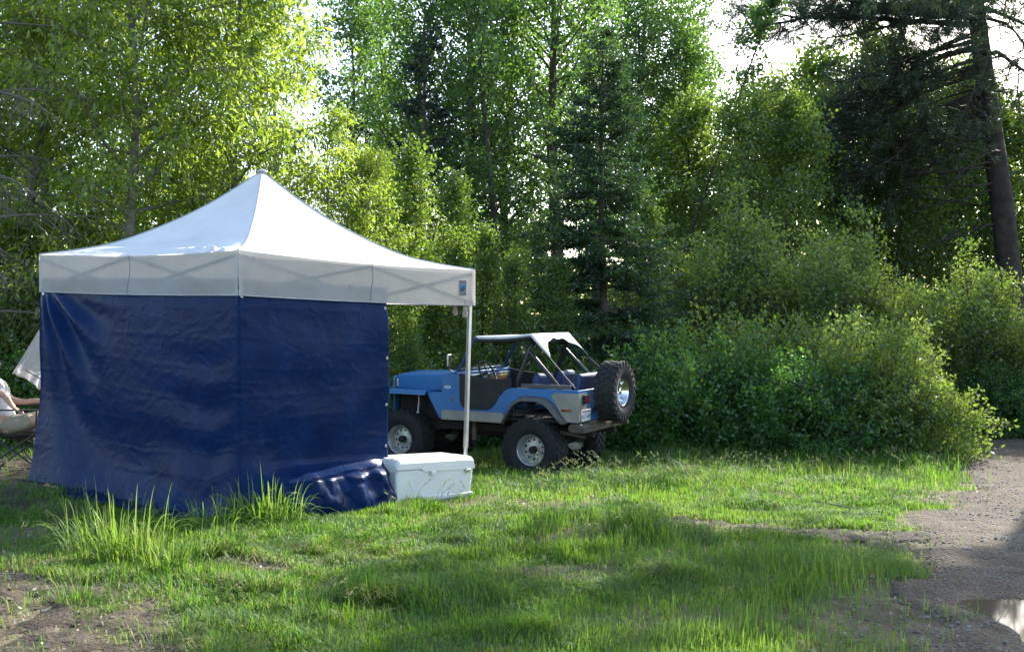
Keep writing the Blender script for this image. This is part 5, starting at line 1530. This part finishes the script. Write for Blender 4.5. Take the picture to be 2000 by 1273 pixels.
# hood
secs = [(2.475, .40, 1.36, .02), (2.47, .44, 1.385, .05), (2.44, .465, 1.405, .07), (2.36, .48, 1.42, .08), (2.0, .525, 1.432, .09), (1.7, .56, 1.442, .09), (1.452, .585, 1.452, .09)]
V = []; F = []; rows = []
for (x, w, zt, rr) in secs:
    row = [(-w, 1.198)]
    for k in range(7):
        a = math.pi - k/6*math.pi/2; row.append((-w+rr+rr*math.cos(a), zt-rr+rr*math.sin(a)))
    row.append((-w*.4, zt+.012)); row.append((0, zt+.016)); row.append((w*.4, zt+.012))
    for k in range(7):
        a = math.pi/2 - k/6*math.pi/2; row.append((w-rr+rr*math.cos(a), zt-rr+rr*math.sin(a)))
    row.append((w, 1.198)); n = len(row)
    V += [(x, y, z) for y, z in row]
for i in range(len(secs)-1):
    for k in range(n-1): F.append((i*n+k, i*n+k+1, (i+1)*n+k+1, (i+1)*n+k))
F.append(tuple(range(n))); F.append(tuple((len(secs)-1)*n+k for k in range(n-1, -1, -1)))
hood = MB().add(V, F).build('hood', M_blue, car, smooth=45)
MB().bar((2.40, 0, 1.437), (1.50, 0, 1.468), .05, .012).build('hood_crease', M_blue, hood, bevel=0.004)
for sy in (1, -1):
    MB().box(2.40, 2.43, sy*.478-.012, sy*.478+.012, 1.225, 1.345).build('hood_latch', M_steel, hood, bevel=0.003)
gr = MB().box(2.476, 2.52, -.47, .47, .84, 1.375).build('grille', M_blue, car, bevel=0.02)
for k in range(7):
    yy = -.15 + .05*k
    MB().box(2.521, 2.524, yy-.014, yy+.014, .93, 1.27).build('grille_slot_shade', M_hole_shade, gr)  # black plates on the solid grille face paint the darkness of slots
for sy in (1, -1):
    MB().lathe([(0, .0005), (.02, .06), (.012, .085), (0, .095)], 24, Matrix.Translation((2.521, sy*.31, 1.19)) @ Matrix.Rotation(R(-90), 4, 'Z')).build('headlight', M_chrome, gr, smooth=40)
MB().box(1.5, 2.44, -.40, .40, .72, 1.17).build('engine_block', M_dark, car, bevel=0.03)
MB().box(2.60, 2.70, -.72, .72, .66, .78).build('front_bumper', M_dark, car, bevel=0.015)
MB().box(2.4, 2.62, -.3, .3, .70, .78).build('winch', M_rust, car, bevel=0.02)
# axles
for ax, dy in ((0, -.05), (2.18, -.18)):
    xa = MB().tube([(ax, -.62, .445), (ax, .62, .445)], .042, 10).build('axle', M_dark, car, smooth=60)
    MB().lathe([(-.15, .03), (-.1, .11), (0, .15), (.1, .11), (.15, .03)], 18, Matrix.Translation((ax, dy, .445))).build('differential', M_dark, xa, smooth=60)
MB().box(.55, 1.25, -.22, .2, .52, .80).build('gearbox', M_dark, car, bevel=0.04)
MB().tube([(.3, .36, .62), (.05, .52, .70), (-.3, .56, .70), (-.60, .55, .66), (-.74, .58, .645)], .026, 10, cap=False).build('exhaust_pipe', M_rust, car, smooth=60)
MB().box(1.0, 1.06, .5, .56, .50, .78).build('step_bracket', M_rust, car, bevel=.006)
# rear bumper
bmp = MB().prism([(-.80,.715),(-.80,.80),(-.735,.835),(-.60,.835),(-.56,.80),(-.56,.745),(-.62,.715)], -.75, .75).build('rear_bumper', M_rust, car, bevel=0.008)
MB().bar((-.80, -.25, .78), (-1.02, -.25, .80), .06, .05).build('hitch', M_rust, bmp)
# licence plate
lpz, lpy = .945, .56
lic = MB().box(-.742, -.738, lpy-.15, lpy+.15, lpz-.077, lpz+.077).build('licence_plate', M_white, car, bevel=0.003)
def text_part(txt, size, y, z, mat, parent, x=-.7445):
    cu = bpy.data.curves.new('t', 'FONT'); cu.body = txt; cu.size = size; cu.align_x = 'CENTER'; cu.extrude = 0.0008
    to = bpy.data.objects.new('t', cu); COL.objects.link(to)
    bpy.context.view_layer.update()
    me = bpy.data.meshes.new_from_object(to.evaluated_get(bpy.context.evaluated_depsgraph_get()))
    bpy.data.objects.remove(to, do_unlink=True)
    me.materials.clear(); me.materials.append(mat)
    o = link('plate_lettering', me, parent)
    o.matrix_local = Matrix.Translation((x, y, z)) @ Matrix.Rotation(R(-90), 4, 'Z') @ Matrix.Rotation(R(90), 4, 'X')
    return o
text_part('WASHINGTON', .034, lpy+.02, lpz+.042, M_platered, lic)
text_part('AHT 7425', .075, lpy, lpz-.04, M_plateblue, lic)
MB().lathe([(0, .0005), (.001, .013), (0, .014)], 14, Matrix.Translation((-.7425, lpy-.115, lpz+.052)) @ Matrix.Rotation(R(90), 4, 'Z')).build('plate_emblem', M_platered, lic)
for sy in (1, -1):
    for sz in (.06, -.06):
        MB().lathe([(0, .0005), (.003, .006), (0, .006)], 8, Matrix.Translation((-.742, lpy+sy*.13, lpz+sz)) @ Matrix.Rotation(R(90), 4, 'Z')).build('screw', M_rust, lic)

# windshield
ws = MB()
bl_, br_, tl_, tr2 = (1.225, .675, 1.488), (1.225, -.675, 1.488), (.955, .64, 1.975), (.955, -.64, 1.975)
ws.bar(bl_, tl_, .055, .04).bar(br_, tr2, .055, .04).bar((1.225, .70, 1.50), (1.225, -.70, 1.50), .05, .05).bar((.955, .665, 1.965), (.955, -.665, 1.965), .055, .045)
wf = ws.build('windshield_frame', pmat('dark_blue_frame', (0.012, 0.045, 0.12), 0.5), car, bevel=0.01)
gp = MB(); gp.add([(1.222, .65, 1.50), (1.222, -.65, 1.50), (.958, -.615, 1.95), (.958, .615, 1.95)], [(0, 1, 2, 3)]); gp.build('glass', M_glass, wf, solid=0.004)
MB().tube([(1.24, .3, 1.515), (1.17, .12, 1.64)], .006, 6).build('wiper', M_blackm, wf)
MB().tube([(1.24, -.25, 1.515), (1.15, -.45, 1.66)], .006, 6).build('wiper', M_blackm, wf)
rv = MB().box(.95, .97, -.12, .12, 1.845, 1.90).build('rear_view_mirror', M_blackm, wf, bevel=0.012)
MB().bar((.965, 0, 1.89), (.985, 0, 1.95), .012, .012).build('stem', M_blackm, rv)
for sy in (1, -1):
    mr = MB().box(1.225, 1.25, sy*.90-.045, sy*.90+.045, 1.565, 1.74).build('door_mirror', M_steel, car, bevel=0.008)
    MB().box(1.221, 1.2245, sy*.90-.037, sy*.90+.037, 1.575, 1.73).build('mirror_glass', M_chrome, mr)
    MB().tube([(1.245, sy*.90, 1.57), (1.24, sy*.90, 1.53), (1.22, sy*.80, 1.48), (1.20, sy*.765, 1.465)], .008, 8).build('arm', M_blackm, mr, smooth=60)
# steering wheel
tor = []
Mx = Matrix.Translation((.92, .36, 1.46)) @ Matrix.Rotation(R(-62), 4, 'Y')
sw = MB().tube([Mx @ Vector((.19*math.cos(a/24*6.2832), .19*math.sin(a/24*6.2832), 0)) for a in range(25)], .014, 8, cap=False)
sw.tube([Mx @ Vector((-.18, 0, 0)), Mx @ Vector((.18, 0, 0))], .01, 6).tube([Mx @ Vector((0, 0, 0)), (1.15, .36, 1.38)], .02, 8)
sw.build('steering_wheel', M_blackm, car, smooth=60)
# seats
for yy in (.36, -.36):
    st = MB().box(.15, .62, yy-.24, yy+.24, .98, 1.12).build('seat', M_bluein, car, bevel=0.04)
    bk = MB().box(-.06, .06, -.24, .24, 0, .42, Matrix.Translation((.10, yy, 1.08)) @ Matrix.Rotation(R(-14), 4, 'Y')).build('backrest', M_bluein, st, bevel=0.05)
rs = MB().box(-.52, -.15, -.40, .40, 1.02, 1.14).build('rear_seat', M_bluein, car, bevel=0.04)
MB().box(-.05, .05, -.40, .40, 0, .40, Matrix.Translation((-.48, 0, 1.09)) @ Matrix.Rotation(R(-10), 4, 'Y')).build('backrest', M_bluein, rs, bevel=0.045)
# roll bar
for sy in (1, -1): pass
rb = MB()
rb.tube([(.36, .60, .88), (.34, .60, 1.25), (.12, .575, 1.83), (.09, .54, 1.90), (.08, .47, 1.925), (.08, -.47, 1.925), (.09, -.54, 1.90), (.12, -.575, 1.83), (.34, -.60, 1.25), (.36, -.60, .88)], .032, 12)
rbo = rb.build('roll_bar', M_bar, car, smooth=60)
for sy in (1, -1):
    MB().tube([(.13, sy*.57, 1.80), (-.42, sy*.62, 1.25), (-.44, sy*.62, 1.15)], .029, 12).build('roll_bar_brace', M_bar, car, smooth=60)
    MB().tube([(.11, sy*.555, 1.87), (.5, sy*.60, 1.93), (.95, sy*.62, 1.93)], .016, 8).build('side_bar', M_bar, car, smooth=60)
# bikini top
def topfn(u, v):
    y = -.63 + 1.26*u
    yy = abs(y)/.63
    edge = max(0, yy-.9)/.1
    if v < .62:
        t = v/.62
        x = .975 - .90*t
        z = 1.995 + .045*t - .022*math.sin(math.pi*t) + .012*(1-yy*yy)*math.sin(math.pi*t) - .035*edge**2
    else:
        t = (v-.62)/.38
        ln = .10 + .30*yy**2.6
        x = .075 - ln*t*.80
        z = 2.04 - ln*t*.80 - .035*edge**2 - .02*math.sin(t*math.pi)*(1-yy) + .012*math.sin(y*22)*t
    return (x, y, z)
tp_o = MB().grid(topfn, 40, 40).build('canvas_top', M_top, car, smooth=60, solid=0.004)
for sy in (0.0, 1.0):
    MB().tube([Vector(topfn(sy, v)) + Vector((0, (1 if sy > .5 else -1)*.004, -.022)) for v in np.linspace(0, .62, 16)], .026, 8).build('side_trim', M_dkcl, tp_o, smooth=60)
    a_ = Vector(topfn(sy, 1.0)); sg = 1 if sy > .5 else -1
    MB().tube([a_ + Vector((.01, 0, .005)), (-.645, sg*.70, 1.31)], .008, 6).build('tie_strap', M_flare, tp_o)
# wheels
def tyre_mesh(b, Rr=.445, w=.155, rr=.205):
    prof = [(-w*.62, rr), (-w*.80, rr+.02), (-w*1.0, rr+.075), (-w*1.02, rr+.13), (-w*.98, Rr-.045), (-w*.88, Rr-.022), (-w*.5, Rr-.016), (0, Rr-.014), (w*.5, Rr-.016), (w*.88, Rr-.022), (w*.98, Rr-.045), (w*1.02, rr+.13), (w*1.0, rr+.075), (w*.80, rr+.02), (w*.62, rr)]
    b.lathe(prof, 48)
    nl = 24
    for k in range(nl):
        for (y0, y1, ph, ln) in ((-.150, -.085, 0, .068), (-.075, -.008, .5, .060), (.008, .075, 0, .060), (.085, .150, .5, .068)):
            a = 2*math.pi*(k+ph)/nl
            Mx = Matrix.Rotation(-a, 4, 'Y') @ Matrix.Translation((Rr-.022, 0, 0)) @ Matrix.Rotation(R(14 if (y0+y1) > 0 else -14), 4, 'X')
            b.box(-.004, .022 if abs(y0+y1) < .12 else .018, y0, y1, -ln/2, ln/2, Mx)
        for sg in (-1, 1):   # shoulder lugs
            a = 2*math.pi*(k+(.5 if sg > 0 else 0))/nl
            Mx = Matrix.Rotation(-a, 4, 'Y') @ Matrix.Translation((Rr-.052, sg*.148, 0))
            b.box(-.028, .030, *(sorted((0, sg*.014))), -.026, .026, Mx)
    return b
tb_ = tyre_mesh(MB())
def wheel(name, loc, rot, rim_mat, label=None, front=1):
    """outer face looks along local +y"""
    g = tb_.V, tb_.F
    wd = MB(); wd.V = list(g[0]); wd.F = list(g[1])
    ty = wd.build(name, M_rub, car, smooth=35)
    ty.location = loc; ty.rotation_euler = rot
    if label: ty['label'] = label
    rm = MB().lathe([(-.10, .20), (-.09, .208), (.105, .208), (.122, .216), (.128, .212), (.122, .203), (.10, .196), (.085, .185), (.03, .178), (.012, .165), (.012, .10), (.02, .065), (.022, .001)], 40)
    ro = rm.build('rim', rim_mat, ty, smooth=35)
    hb_ = MB().lathe([(.02, .052), (.085, .050), (.092, .040), (.093, .0005)], 20).build('hub', M_dark if front else rim_mat, ty, smooth=35)
    for k in range(10):
        a = 2*math.pi*k/10
        MB().lathe([(.010, .0165), (.0135, .0165), (.0137, .0005)], 10, Matrix.Translation((.135*math.cos(a), 0, .135*math.sin(a)))).build('rim_hole_shade', M_hole_shade, ty)  # black discs set just proud of the rim, shade of holes as colour
    return ty
wheel('wheel', (0, .645, .445), (0, .3, 0), M_alu, 'rear left wheel')
wheel('wheel', (2.18, .645, .462), (0, .1, 0), M_alu, 'front left wheel')
wheel('wheel', (0, -.645, .445), (0, .7, math.pi), M_alu)
wheel('wheel', (2.18, -.645, .462), (0, .5, math.pi), M_alu)
spw = wheel('spare_wheel', (-.945, .04, 1.245), (0, .2, R(90)), M_chrome, 'spare wheel with polished rim on the tailgate', 0)
spw.scale = (.94, .94, .94)
MB().bar((-.73, 0, 1.1), (-.90, .02, 1.22), .08, .08).bar((-.77, -.2, .82), (-.77, .02, 1.2), .05, .05).build('spare_carrier', M_dark, car, bevel=.008)
# ---------------------------------------------------------------- grass
def blades(P, h, w, az, lean, rg, v):
    n = len(P)
    dx = np.cos(az); dy = np.sin(az)
    sx = -dy*w*0.5; sy = dx*w*0.5
    mid = P + np.stack([dx*h*lean*0.35, dy*h*lean*0.35, h*0.58], -1)
    hz = h*np.maximum(1.0 - 0.42*lean, 0.15)
    tip = P + np.stack([dx*h*lean*1.05, dy*h*lean*1.05, hz], -1)
    S = np.stack([sx, sy, np.zeros(n)], -1)
    V = np.stack([P-S, P+S, mid+S*0.85, mid-S*0.85, tip], 1).reshape(-1, 3)
    i = (np.arange(n)*5)[:,None]
    Q = i + np.array([0, 1, 2, 3]); T = i + np.array([3, 2, 4])
    return V, Q, T, np.concatenate([v, v])

def field(xs, ys):
    """grass coverage 0..1 and blade height in metres"""
    dm = dirt_mask(xs, ys)
    ri = road_in(xs, ys) + (vnoise(xs, ys, 0.5, 21)-0.5)*0.8 + 0.12
    cov = (1 - 0.96*sstep(-0.25, 0.25, dm)) * sstep(0.25, -0.5, ri)
    cov = cov * (0.22 + 0.78*sstep(0.32, 0.57, vnoise(xs, ys, 0.55, 61)*0.6 + vnoise(xs, ys, 1.7, 62)*0.4))
    cov = np.maximum(cov, 0.008*(ri < 0.5))
    h = 0.029 + 0.046*vnoise(xs, ys, 0.8, 63) + 0.15*np.maximum(0, vnoise(xs, ys, 0.2, 64)-0.35)*vnoise(xs, ys, 0.6, 67)*1.5
    # taller towards vehicle and hedge
    tall = sstep(9.5, 12.5, ys - 0.15*xs) * sstep(-1.6, -0.4, xs)
    h = h + 0.15*tall*vnoise(xs, ys, 0.7, 65) + 0.05*tall + 0.22*sstep(12.6, 14.5, ys)*sstep(1.6, 2.6, xs)*vnoise(xs, ys, 0.5, 68)
    h = h + 0.16*np.exp(-(((xs-1.85)/0.38)**2+((ys-6.0)/0.34)**2)) + 0.10*np.exp(-(((xs-0.95)/0.5)**2+((ys-7.6)/0.5)**2))
    # shaded thin grass beside the tent on the left
    sh = sstep(-2.2, -3.2, xs)*sstep(6.8, 7.6, ys)
    cov = cov*(1-0.35*sh); h = h + 0.05*sh*vnoise(xs, ys, 0.3, 66)
    # nothing grows under the tent floor / tyres
    return cov, h
rg = np.random.default_rng(200)
PP = []; HH_ = []; WW = []
def scatter(y0, y1, dens, wid):
    a = 0.56; m_ = 0.9
    n = int(dens*(a*(y1*y1-y0*y0) + 2*m_*(y1-y0)))
    y = np.sqrt(y0*y0 + rg.random(n)*(y1*y1-y0*y0)); x = (rg.random(n)*2-1)*(a*y+m_)
    cov, h = field(x, y)
    k = rg.random(n) < cov
    x = x[k]; y = y[k]; h = h[k]
    PP.append(np.stack([x, y, gz(x, y)-0.006], -1)); HH_.append(h*(0.55+0.8*rg.random(len(x)))); WW.append(np.full(len(x), wid)*(0.6+0.8*rg.random(len(x))))
scatter(3.4, 5.0, 11500, 0.0042)
scatter(5.0, 7.0, 8800, 0.005)
scatter(7.0, 9.5, 5200, 0.0062)
scatter(9.5, 13.0, 2000, 0.008)
scatter(13.0, 18.5, 750, 0.012)
scatter(18.5, 26.0, 200, 0.02)
P = np.concatenate(PP); h = np.concatenate(HH_); w = np.concatenate(WW)
# keep clear of the tent floor, cooler and tyres
def outside(P):
    k = np.ones(len(P), bool)
    q = P[:,:2]
    # inside tent quadrilateral
    def side_of(a, b): return (b.x-a.x)*(q[:,1]-a.y) - (b.y-a.y)*(q[:,0]-a.x)
    ins = (side_of(TN, TR) > 0) & (side_of(TR, TF) > 0) & (side_of(TF, TL) > 0) & (side_of(TL, TN) > 0)
    k &= ~ins
    rel = q - np.array([ca.x, ca.y]); u = rel[:,0]*cd.x + rel[:,1]*cd.y; vv = -(rel[:,0]*cn.x + rel[:,1]*cn.y)
    k &= ~((u > 0) & (u < CL) & (vv > 0) & (vv < CD))
    for (a, b, nv_, wid_) in ((TL, TN, nLN, 0.44), (TN, TR, nNR, 0.36)):
        ax_ = b - a; L_ = ax_.length; ax_ = ax_/L_
        rel = q - np.array([a.x, a.y]); u = rel[:,0]*ax_.x + rel[:,1]*ax_.y; o_ = rel[:,0]*nv_.x + rel[:,1]*nv_.y
        k &= ~((u > 0.1) & (u < L_*(1.0 if nv_ is nLN else 0.57)) & (o_ > -0.1) & (o_ < wid_*(0.7+0.5*vnoise(q[:,0], q[:,1], 0.2, 91))) & (np.random.default_rng(9).random(len(q)) < 0.9))
    return k
k = outside(P); P = P[k]; h = h[k]; w = w[k]
n = len(P)
az = 6.283*vnoise(P[:,0], P[:,1], 0.35, 71)*1.3 + rg.normal(size=n)*1.3
lean = np.clip(0.35 + 0.55*vnoise(P[:,0], P[:,1], 0.7, 72) + rg.normal(size=n)*0.25, 0.05, 1.6)
v = np.clip(0.22 + 0.3*vnoise(P[:,0], P[:,1], 0.9, 73) + 0.25*vnoise(P[:,0], P[:,1], 0.18, 74) + rg.normal(size=n)*0.13, 0, 0.72)
dry = rg.random(n) < (0.05 + 0.16*sstep(0.5, 0.8, vnoise(P[:,0], P[:,1], 0.6, 75)) + 0.16*sstep(-0.9, 0.1, dirt_mask(P[:,0], P[:,1])))
v = np.where(dry, 0.8+0.2*rg.random(n), v); lean = np.where(dry, lean+0.6, lean)
V, Q, T, vv = blades(P, h, w, az, lean, rg, v)
tag(link('grass', np_mesh('grass', V, Q, T, M_grass, vv)), 'short green grass covering the clearing', 'grass', kind='stuff')

# arching ribbon blades for the tall tufts
def ribbons(nm, base, dirs, length, width, rise, rg, v, seg=6):
    n = len(base)
    t = np.linspace(0, 1, seg+1)
    dx = dirs/np.linalg.norm(dirs, axis=1, keepdims=True)
    up = np.array([0, 0, 1.0])
    out_ = t[None,:]**1.5*(1-rise)[:,None]
    z = (t[None,:]*(0.55+0.45*rise)[:,None]*1.25 - (t[None,:]**2.6)*(0.75*(1-rise)+0.25)[:,None])
    C = base[:,None,:] + dx[:,None,:]*(out_*length[:,None])[:,:,None] + up*(z*length[:,None])[:,:,None]
    S = np.stack([-dx[:,1], dx[:,0], np.zeros(n)], -1)
    tw = rg.normal(size=n)*0.5
    S = S*np.cos(tw)[:,None] + up*np.sin(tw)[:,None]
    wd = width[:,None]*np.interp(t, [0, .25, .6, 1], [.6, 1, .75, .05])[None]
    A = C - S[:,None,:]*wd[:,:,None]*0.5; B = C + S[:,None,:]*wd[:,:,None]*0.5
    V = np.stack([A, B], 2).reshape(-1, 3)
    i = np.arange(n*(seg+1)*2).reshape(n, seg+1, 2)
    Q = np.stack([i[:,:-1,0], i[:,:-1,1], i[:,1:,1], i[:,1:,0]], -1).reshape(-1, 4)
    nm.add(V, Q, np.repeat(v, seg))
def tuft(px, py, rx, ry, n, ln, wd, seed, label, bias=(0, 0), vm=0.5):
    rg = np.random.default_rng(seed)
    # ground point seen at that pixel
    d = 6.0
    for _ in range(30):
        X = (px-1000)/2000*d; d = (1.5-float(gz(X, d)))*2000/(py-610)
    X = (px-1000)/2000*d
    e = empty('grass_tuft', (X, d, float(gz(X, d))), 0, label, 'grass')
    a = rg.random(n)*6.283; r = rg.random(n)**0.6
    b = np.stack([np.cos(a)*r*rx, np.sin(a)*r*ry, np.zeros(n)], -1)
    b[:,2] = gz(b[:,0]+X, b[:,1]+d) - e.location.z - 0.01
    dr = np.stack([np.cos(a)*(0.3+r) + rg.normal(size=n)*0.4 + bias[0], np.sin(a)*(0.3+r) + rg.normal(size=n)*0.4 + bias[1], np.zeros(n)], -1)
    nm = NM()
    L_ = ln*(0.45+0.65*rg.random(n))
    ribbons(nm, b, dr, L_, wd*(0.6+0.7*rg.random(n)), np.clip(0.62+0.2*rg.normal(size=n), 0.15, 0.95), rg, np.clip(vm+0.2*rg.normal(size=n), 0, 1))
    link('blades', nm.mesh('tuft', M_tuft), e)
tuft(225, 1100, 0.34, 0.17, 280, 0.56, 0.010, 1, 'big arching grass tuft in front of the blue tarp, left', (-0.25, 0), 0.66)
tuft(335, 1115, 0.22, 0.12, 100, 0.38, 0.009, 2, 'smaller arching grass tuft right of the big left tuft', (0.2, 0), 0.62)
tuft(525, 1030, 0.30, 0.12, 190, 0.50, 0.014, 3, 'broad-bladed grass tuft at the near corner of the tarp', (0.1, 0), 0.55)
tuft(415, 1040, 0.24, 0.12, 90, 0.38, 0.009, 4, 'thin grass tuft left of the tarp corner', (0, 0), 0.5)
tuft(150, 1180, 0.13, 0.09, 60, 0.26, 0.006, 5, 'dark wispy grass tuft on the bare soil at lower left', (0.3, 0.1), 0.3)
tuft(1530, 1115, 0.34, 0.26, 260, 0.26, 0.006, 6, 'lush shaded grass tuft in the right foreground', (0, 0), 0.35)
tuft(1650, 945, 0.7, 0.3, 200, 0.40, 0.011, 7, 'tall sunlit grass in front of the right shrubs', (0, 0), 0.6)
tuft(1430, 965, 0.5, 0.25, 150, 0.36, 0.010, 8, 'sunlit flopped grass tuft by the bare track', (0.4, 0), 0.62)
tuft(1000, 938, 0.5, 0.25, 120, 0.34, 0.010, 9, 'grass tuft in front of the rear left tyre', (0, 0), 0.6)
tuft(1200, 945, 0.6, 0.25, 120, 0.34, 0.010, 10, 'grass tuft below the spare wheel', (0, 0), 0.5)
tuft(1540, 925, 0.7, 0.3, 160, 0.42, 0.012, 11, 'tall grass edge before the dark hedge', (0, 0), 0.6)
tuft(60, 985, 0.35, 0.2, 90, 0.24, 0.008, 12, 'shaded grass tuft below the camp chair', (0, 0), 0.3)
tuft(1760, 940, 0.6, 0.3, 170, 0.36, 0.011, 13, 'sunlit grass tuft at the road corner', (0, 0), 0.6)
tuft(860, 965, 0.45, 0.12, 80, 0.2, 0.007, 14, 'low grass tuft against the white cooler', (0, 0), 0.6)

# flowering stems with seed heads
rg = np.random.default_rng(301)
nm = NM(); sd_ = NM()
spots = []
for _ in range(120): spots.append((0.3 + 2.3*rg.random(), 10.2 + 2.4*rg.random()))
for _ in range(90): spots.append((2.6 + 3.0*rg.random(), 12.4 + 2.6*rg.random()))
for _ in range(14): spots.append((-0.9 + 1.2*rg.random(), 7.6 + 1.5*rg.random()))
for _ in range(26): spots.append((-1.7 + 0.8*rg.random(), 4.6 + 1.6*rg.random()))
for _ in range(18): spots.append((-3.2 + 0.9*rg.random(), 6.4 + 1.3*rg.random()))
for _ in range(90): spots.append((-1.0 + 3.0*rg.random(), 5.6 + 3.8*rg.random()))
for (x, y) in spots:
    z = float(gz(x, y)); hgt = (0.22 + 0.26*rg.random()) * (0.75 if y < 9 else 1.1)
    a = rg.normal()*1.0 + (0.3 if rg.random() < 0.6 else 3.3); ln = 0.25+0.5*rg.random()
    p0 = np.array([x, y, z-0.01]); t = np.linspace(0, 1, 6)
    pts = p0 + np.stack([math.cos(a)*ln*hgt*t**2.2, math.sin(a)*ln*hgt*t**2.2, hgt*t*(1-0.18*t)], -1)
    tubes(nm, pts, np.linspace(0.0018, 0.0010, 6), 3)
    m_ = 16
    tt = 0.78 + 0.24*rg.random(m_)
    pp_ = interp_path(pts, np.minimum(tt, 0.999)) + rg.normal(size=(m_, 3))*0.006
    leaves(sd_, pp_, np.tile(pts[-1]-pts[-2], (m_, 1))*18 + rg.normal(size=(m_, 3))*0.5, 0.022, 0.0055, rg, rg.random(m_))
tag(link('grass_stems', nm.mesh('grass_stems', M_grass)), 'thin flowering grass stems over the clearing', 'grass', kind='stuff')
tag(link('grass_seed_heads', sd_.mesh('grass_seed_heads', M_seed)), 'pale seed heads on the grass stems', 'grass', kind='stuff')

# fallen leaves, chips and twigs on the ground
n = 4200
y = 3.6 + 9*rg.random(n)**1.3; x = (rg.random(n)*2-1)*(0.55*y)
k = (road_in(x, y) < 0.3); x = x[k]; y = y[k]; n = len(x)
lt = NM()
D = np.stack([rg.normal(size=n), rg.normal(size=n), 0.25*rg.normal(size=n)], -1)
leaves(lt, np.stack([x, y, gz(x, y)+0.012], -1), D, 0.02+0.03*rg.random(n), 0.010+0.012*rg.random(n), rg, rg.random(n)**1.5)
tag(link('leaf_litter', lt.mesh('leaf_litter', M_litter)), 'dry leaves and chips lying in the grass', 'leaf litter', kind='stuff')
def ground_at(px, py):
    d = 6.0
    for _ in range(30):
        X = (px-1000)/2000*d; d = (1.5-float(gz(X, d)))*2000/(py-610)
    return (px-1000)/2000*d, d
for (a, b, r_, lab) in (((1215, 1000), (1335, 1012), 0.008, 'thin fallen stick in the grass right of centre'), ((350, 1262), (425, 1268), 0.006, 'pale stick on the soil at the bottom left'), ((1590, 985), (1700, 1005), 0.006, 'thin stick beside the bare track')):
    A_ = ground_at(*a); B_ = ground_at(*b)
    nm = NM(); t = np.linspace(0, 1, 6)
    X = A_[0]+(B_[0]-A_[0])*t; Y = A_[1]+(B_[1]-A_[1])*t + 0.015*np.sin(t*7)
    Z = gz(X, Y)+0.03+r_
    tubes(nm, np.stack([X-X[0], Y-Y[0], Z-Z[0]], -1), np.linspace(r_, r_*0.5, 6), 6)
    s_o = link('fallen_stick', nm.mesh('fallen_stick', M_twig, True)); s_o.location = (X[0], Y[0], Z[0])
    tag(s_o, lab, 'stick')
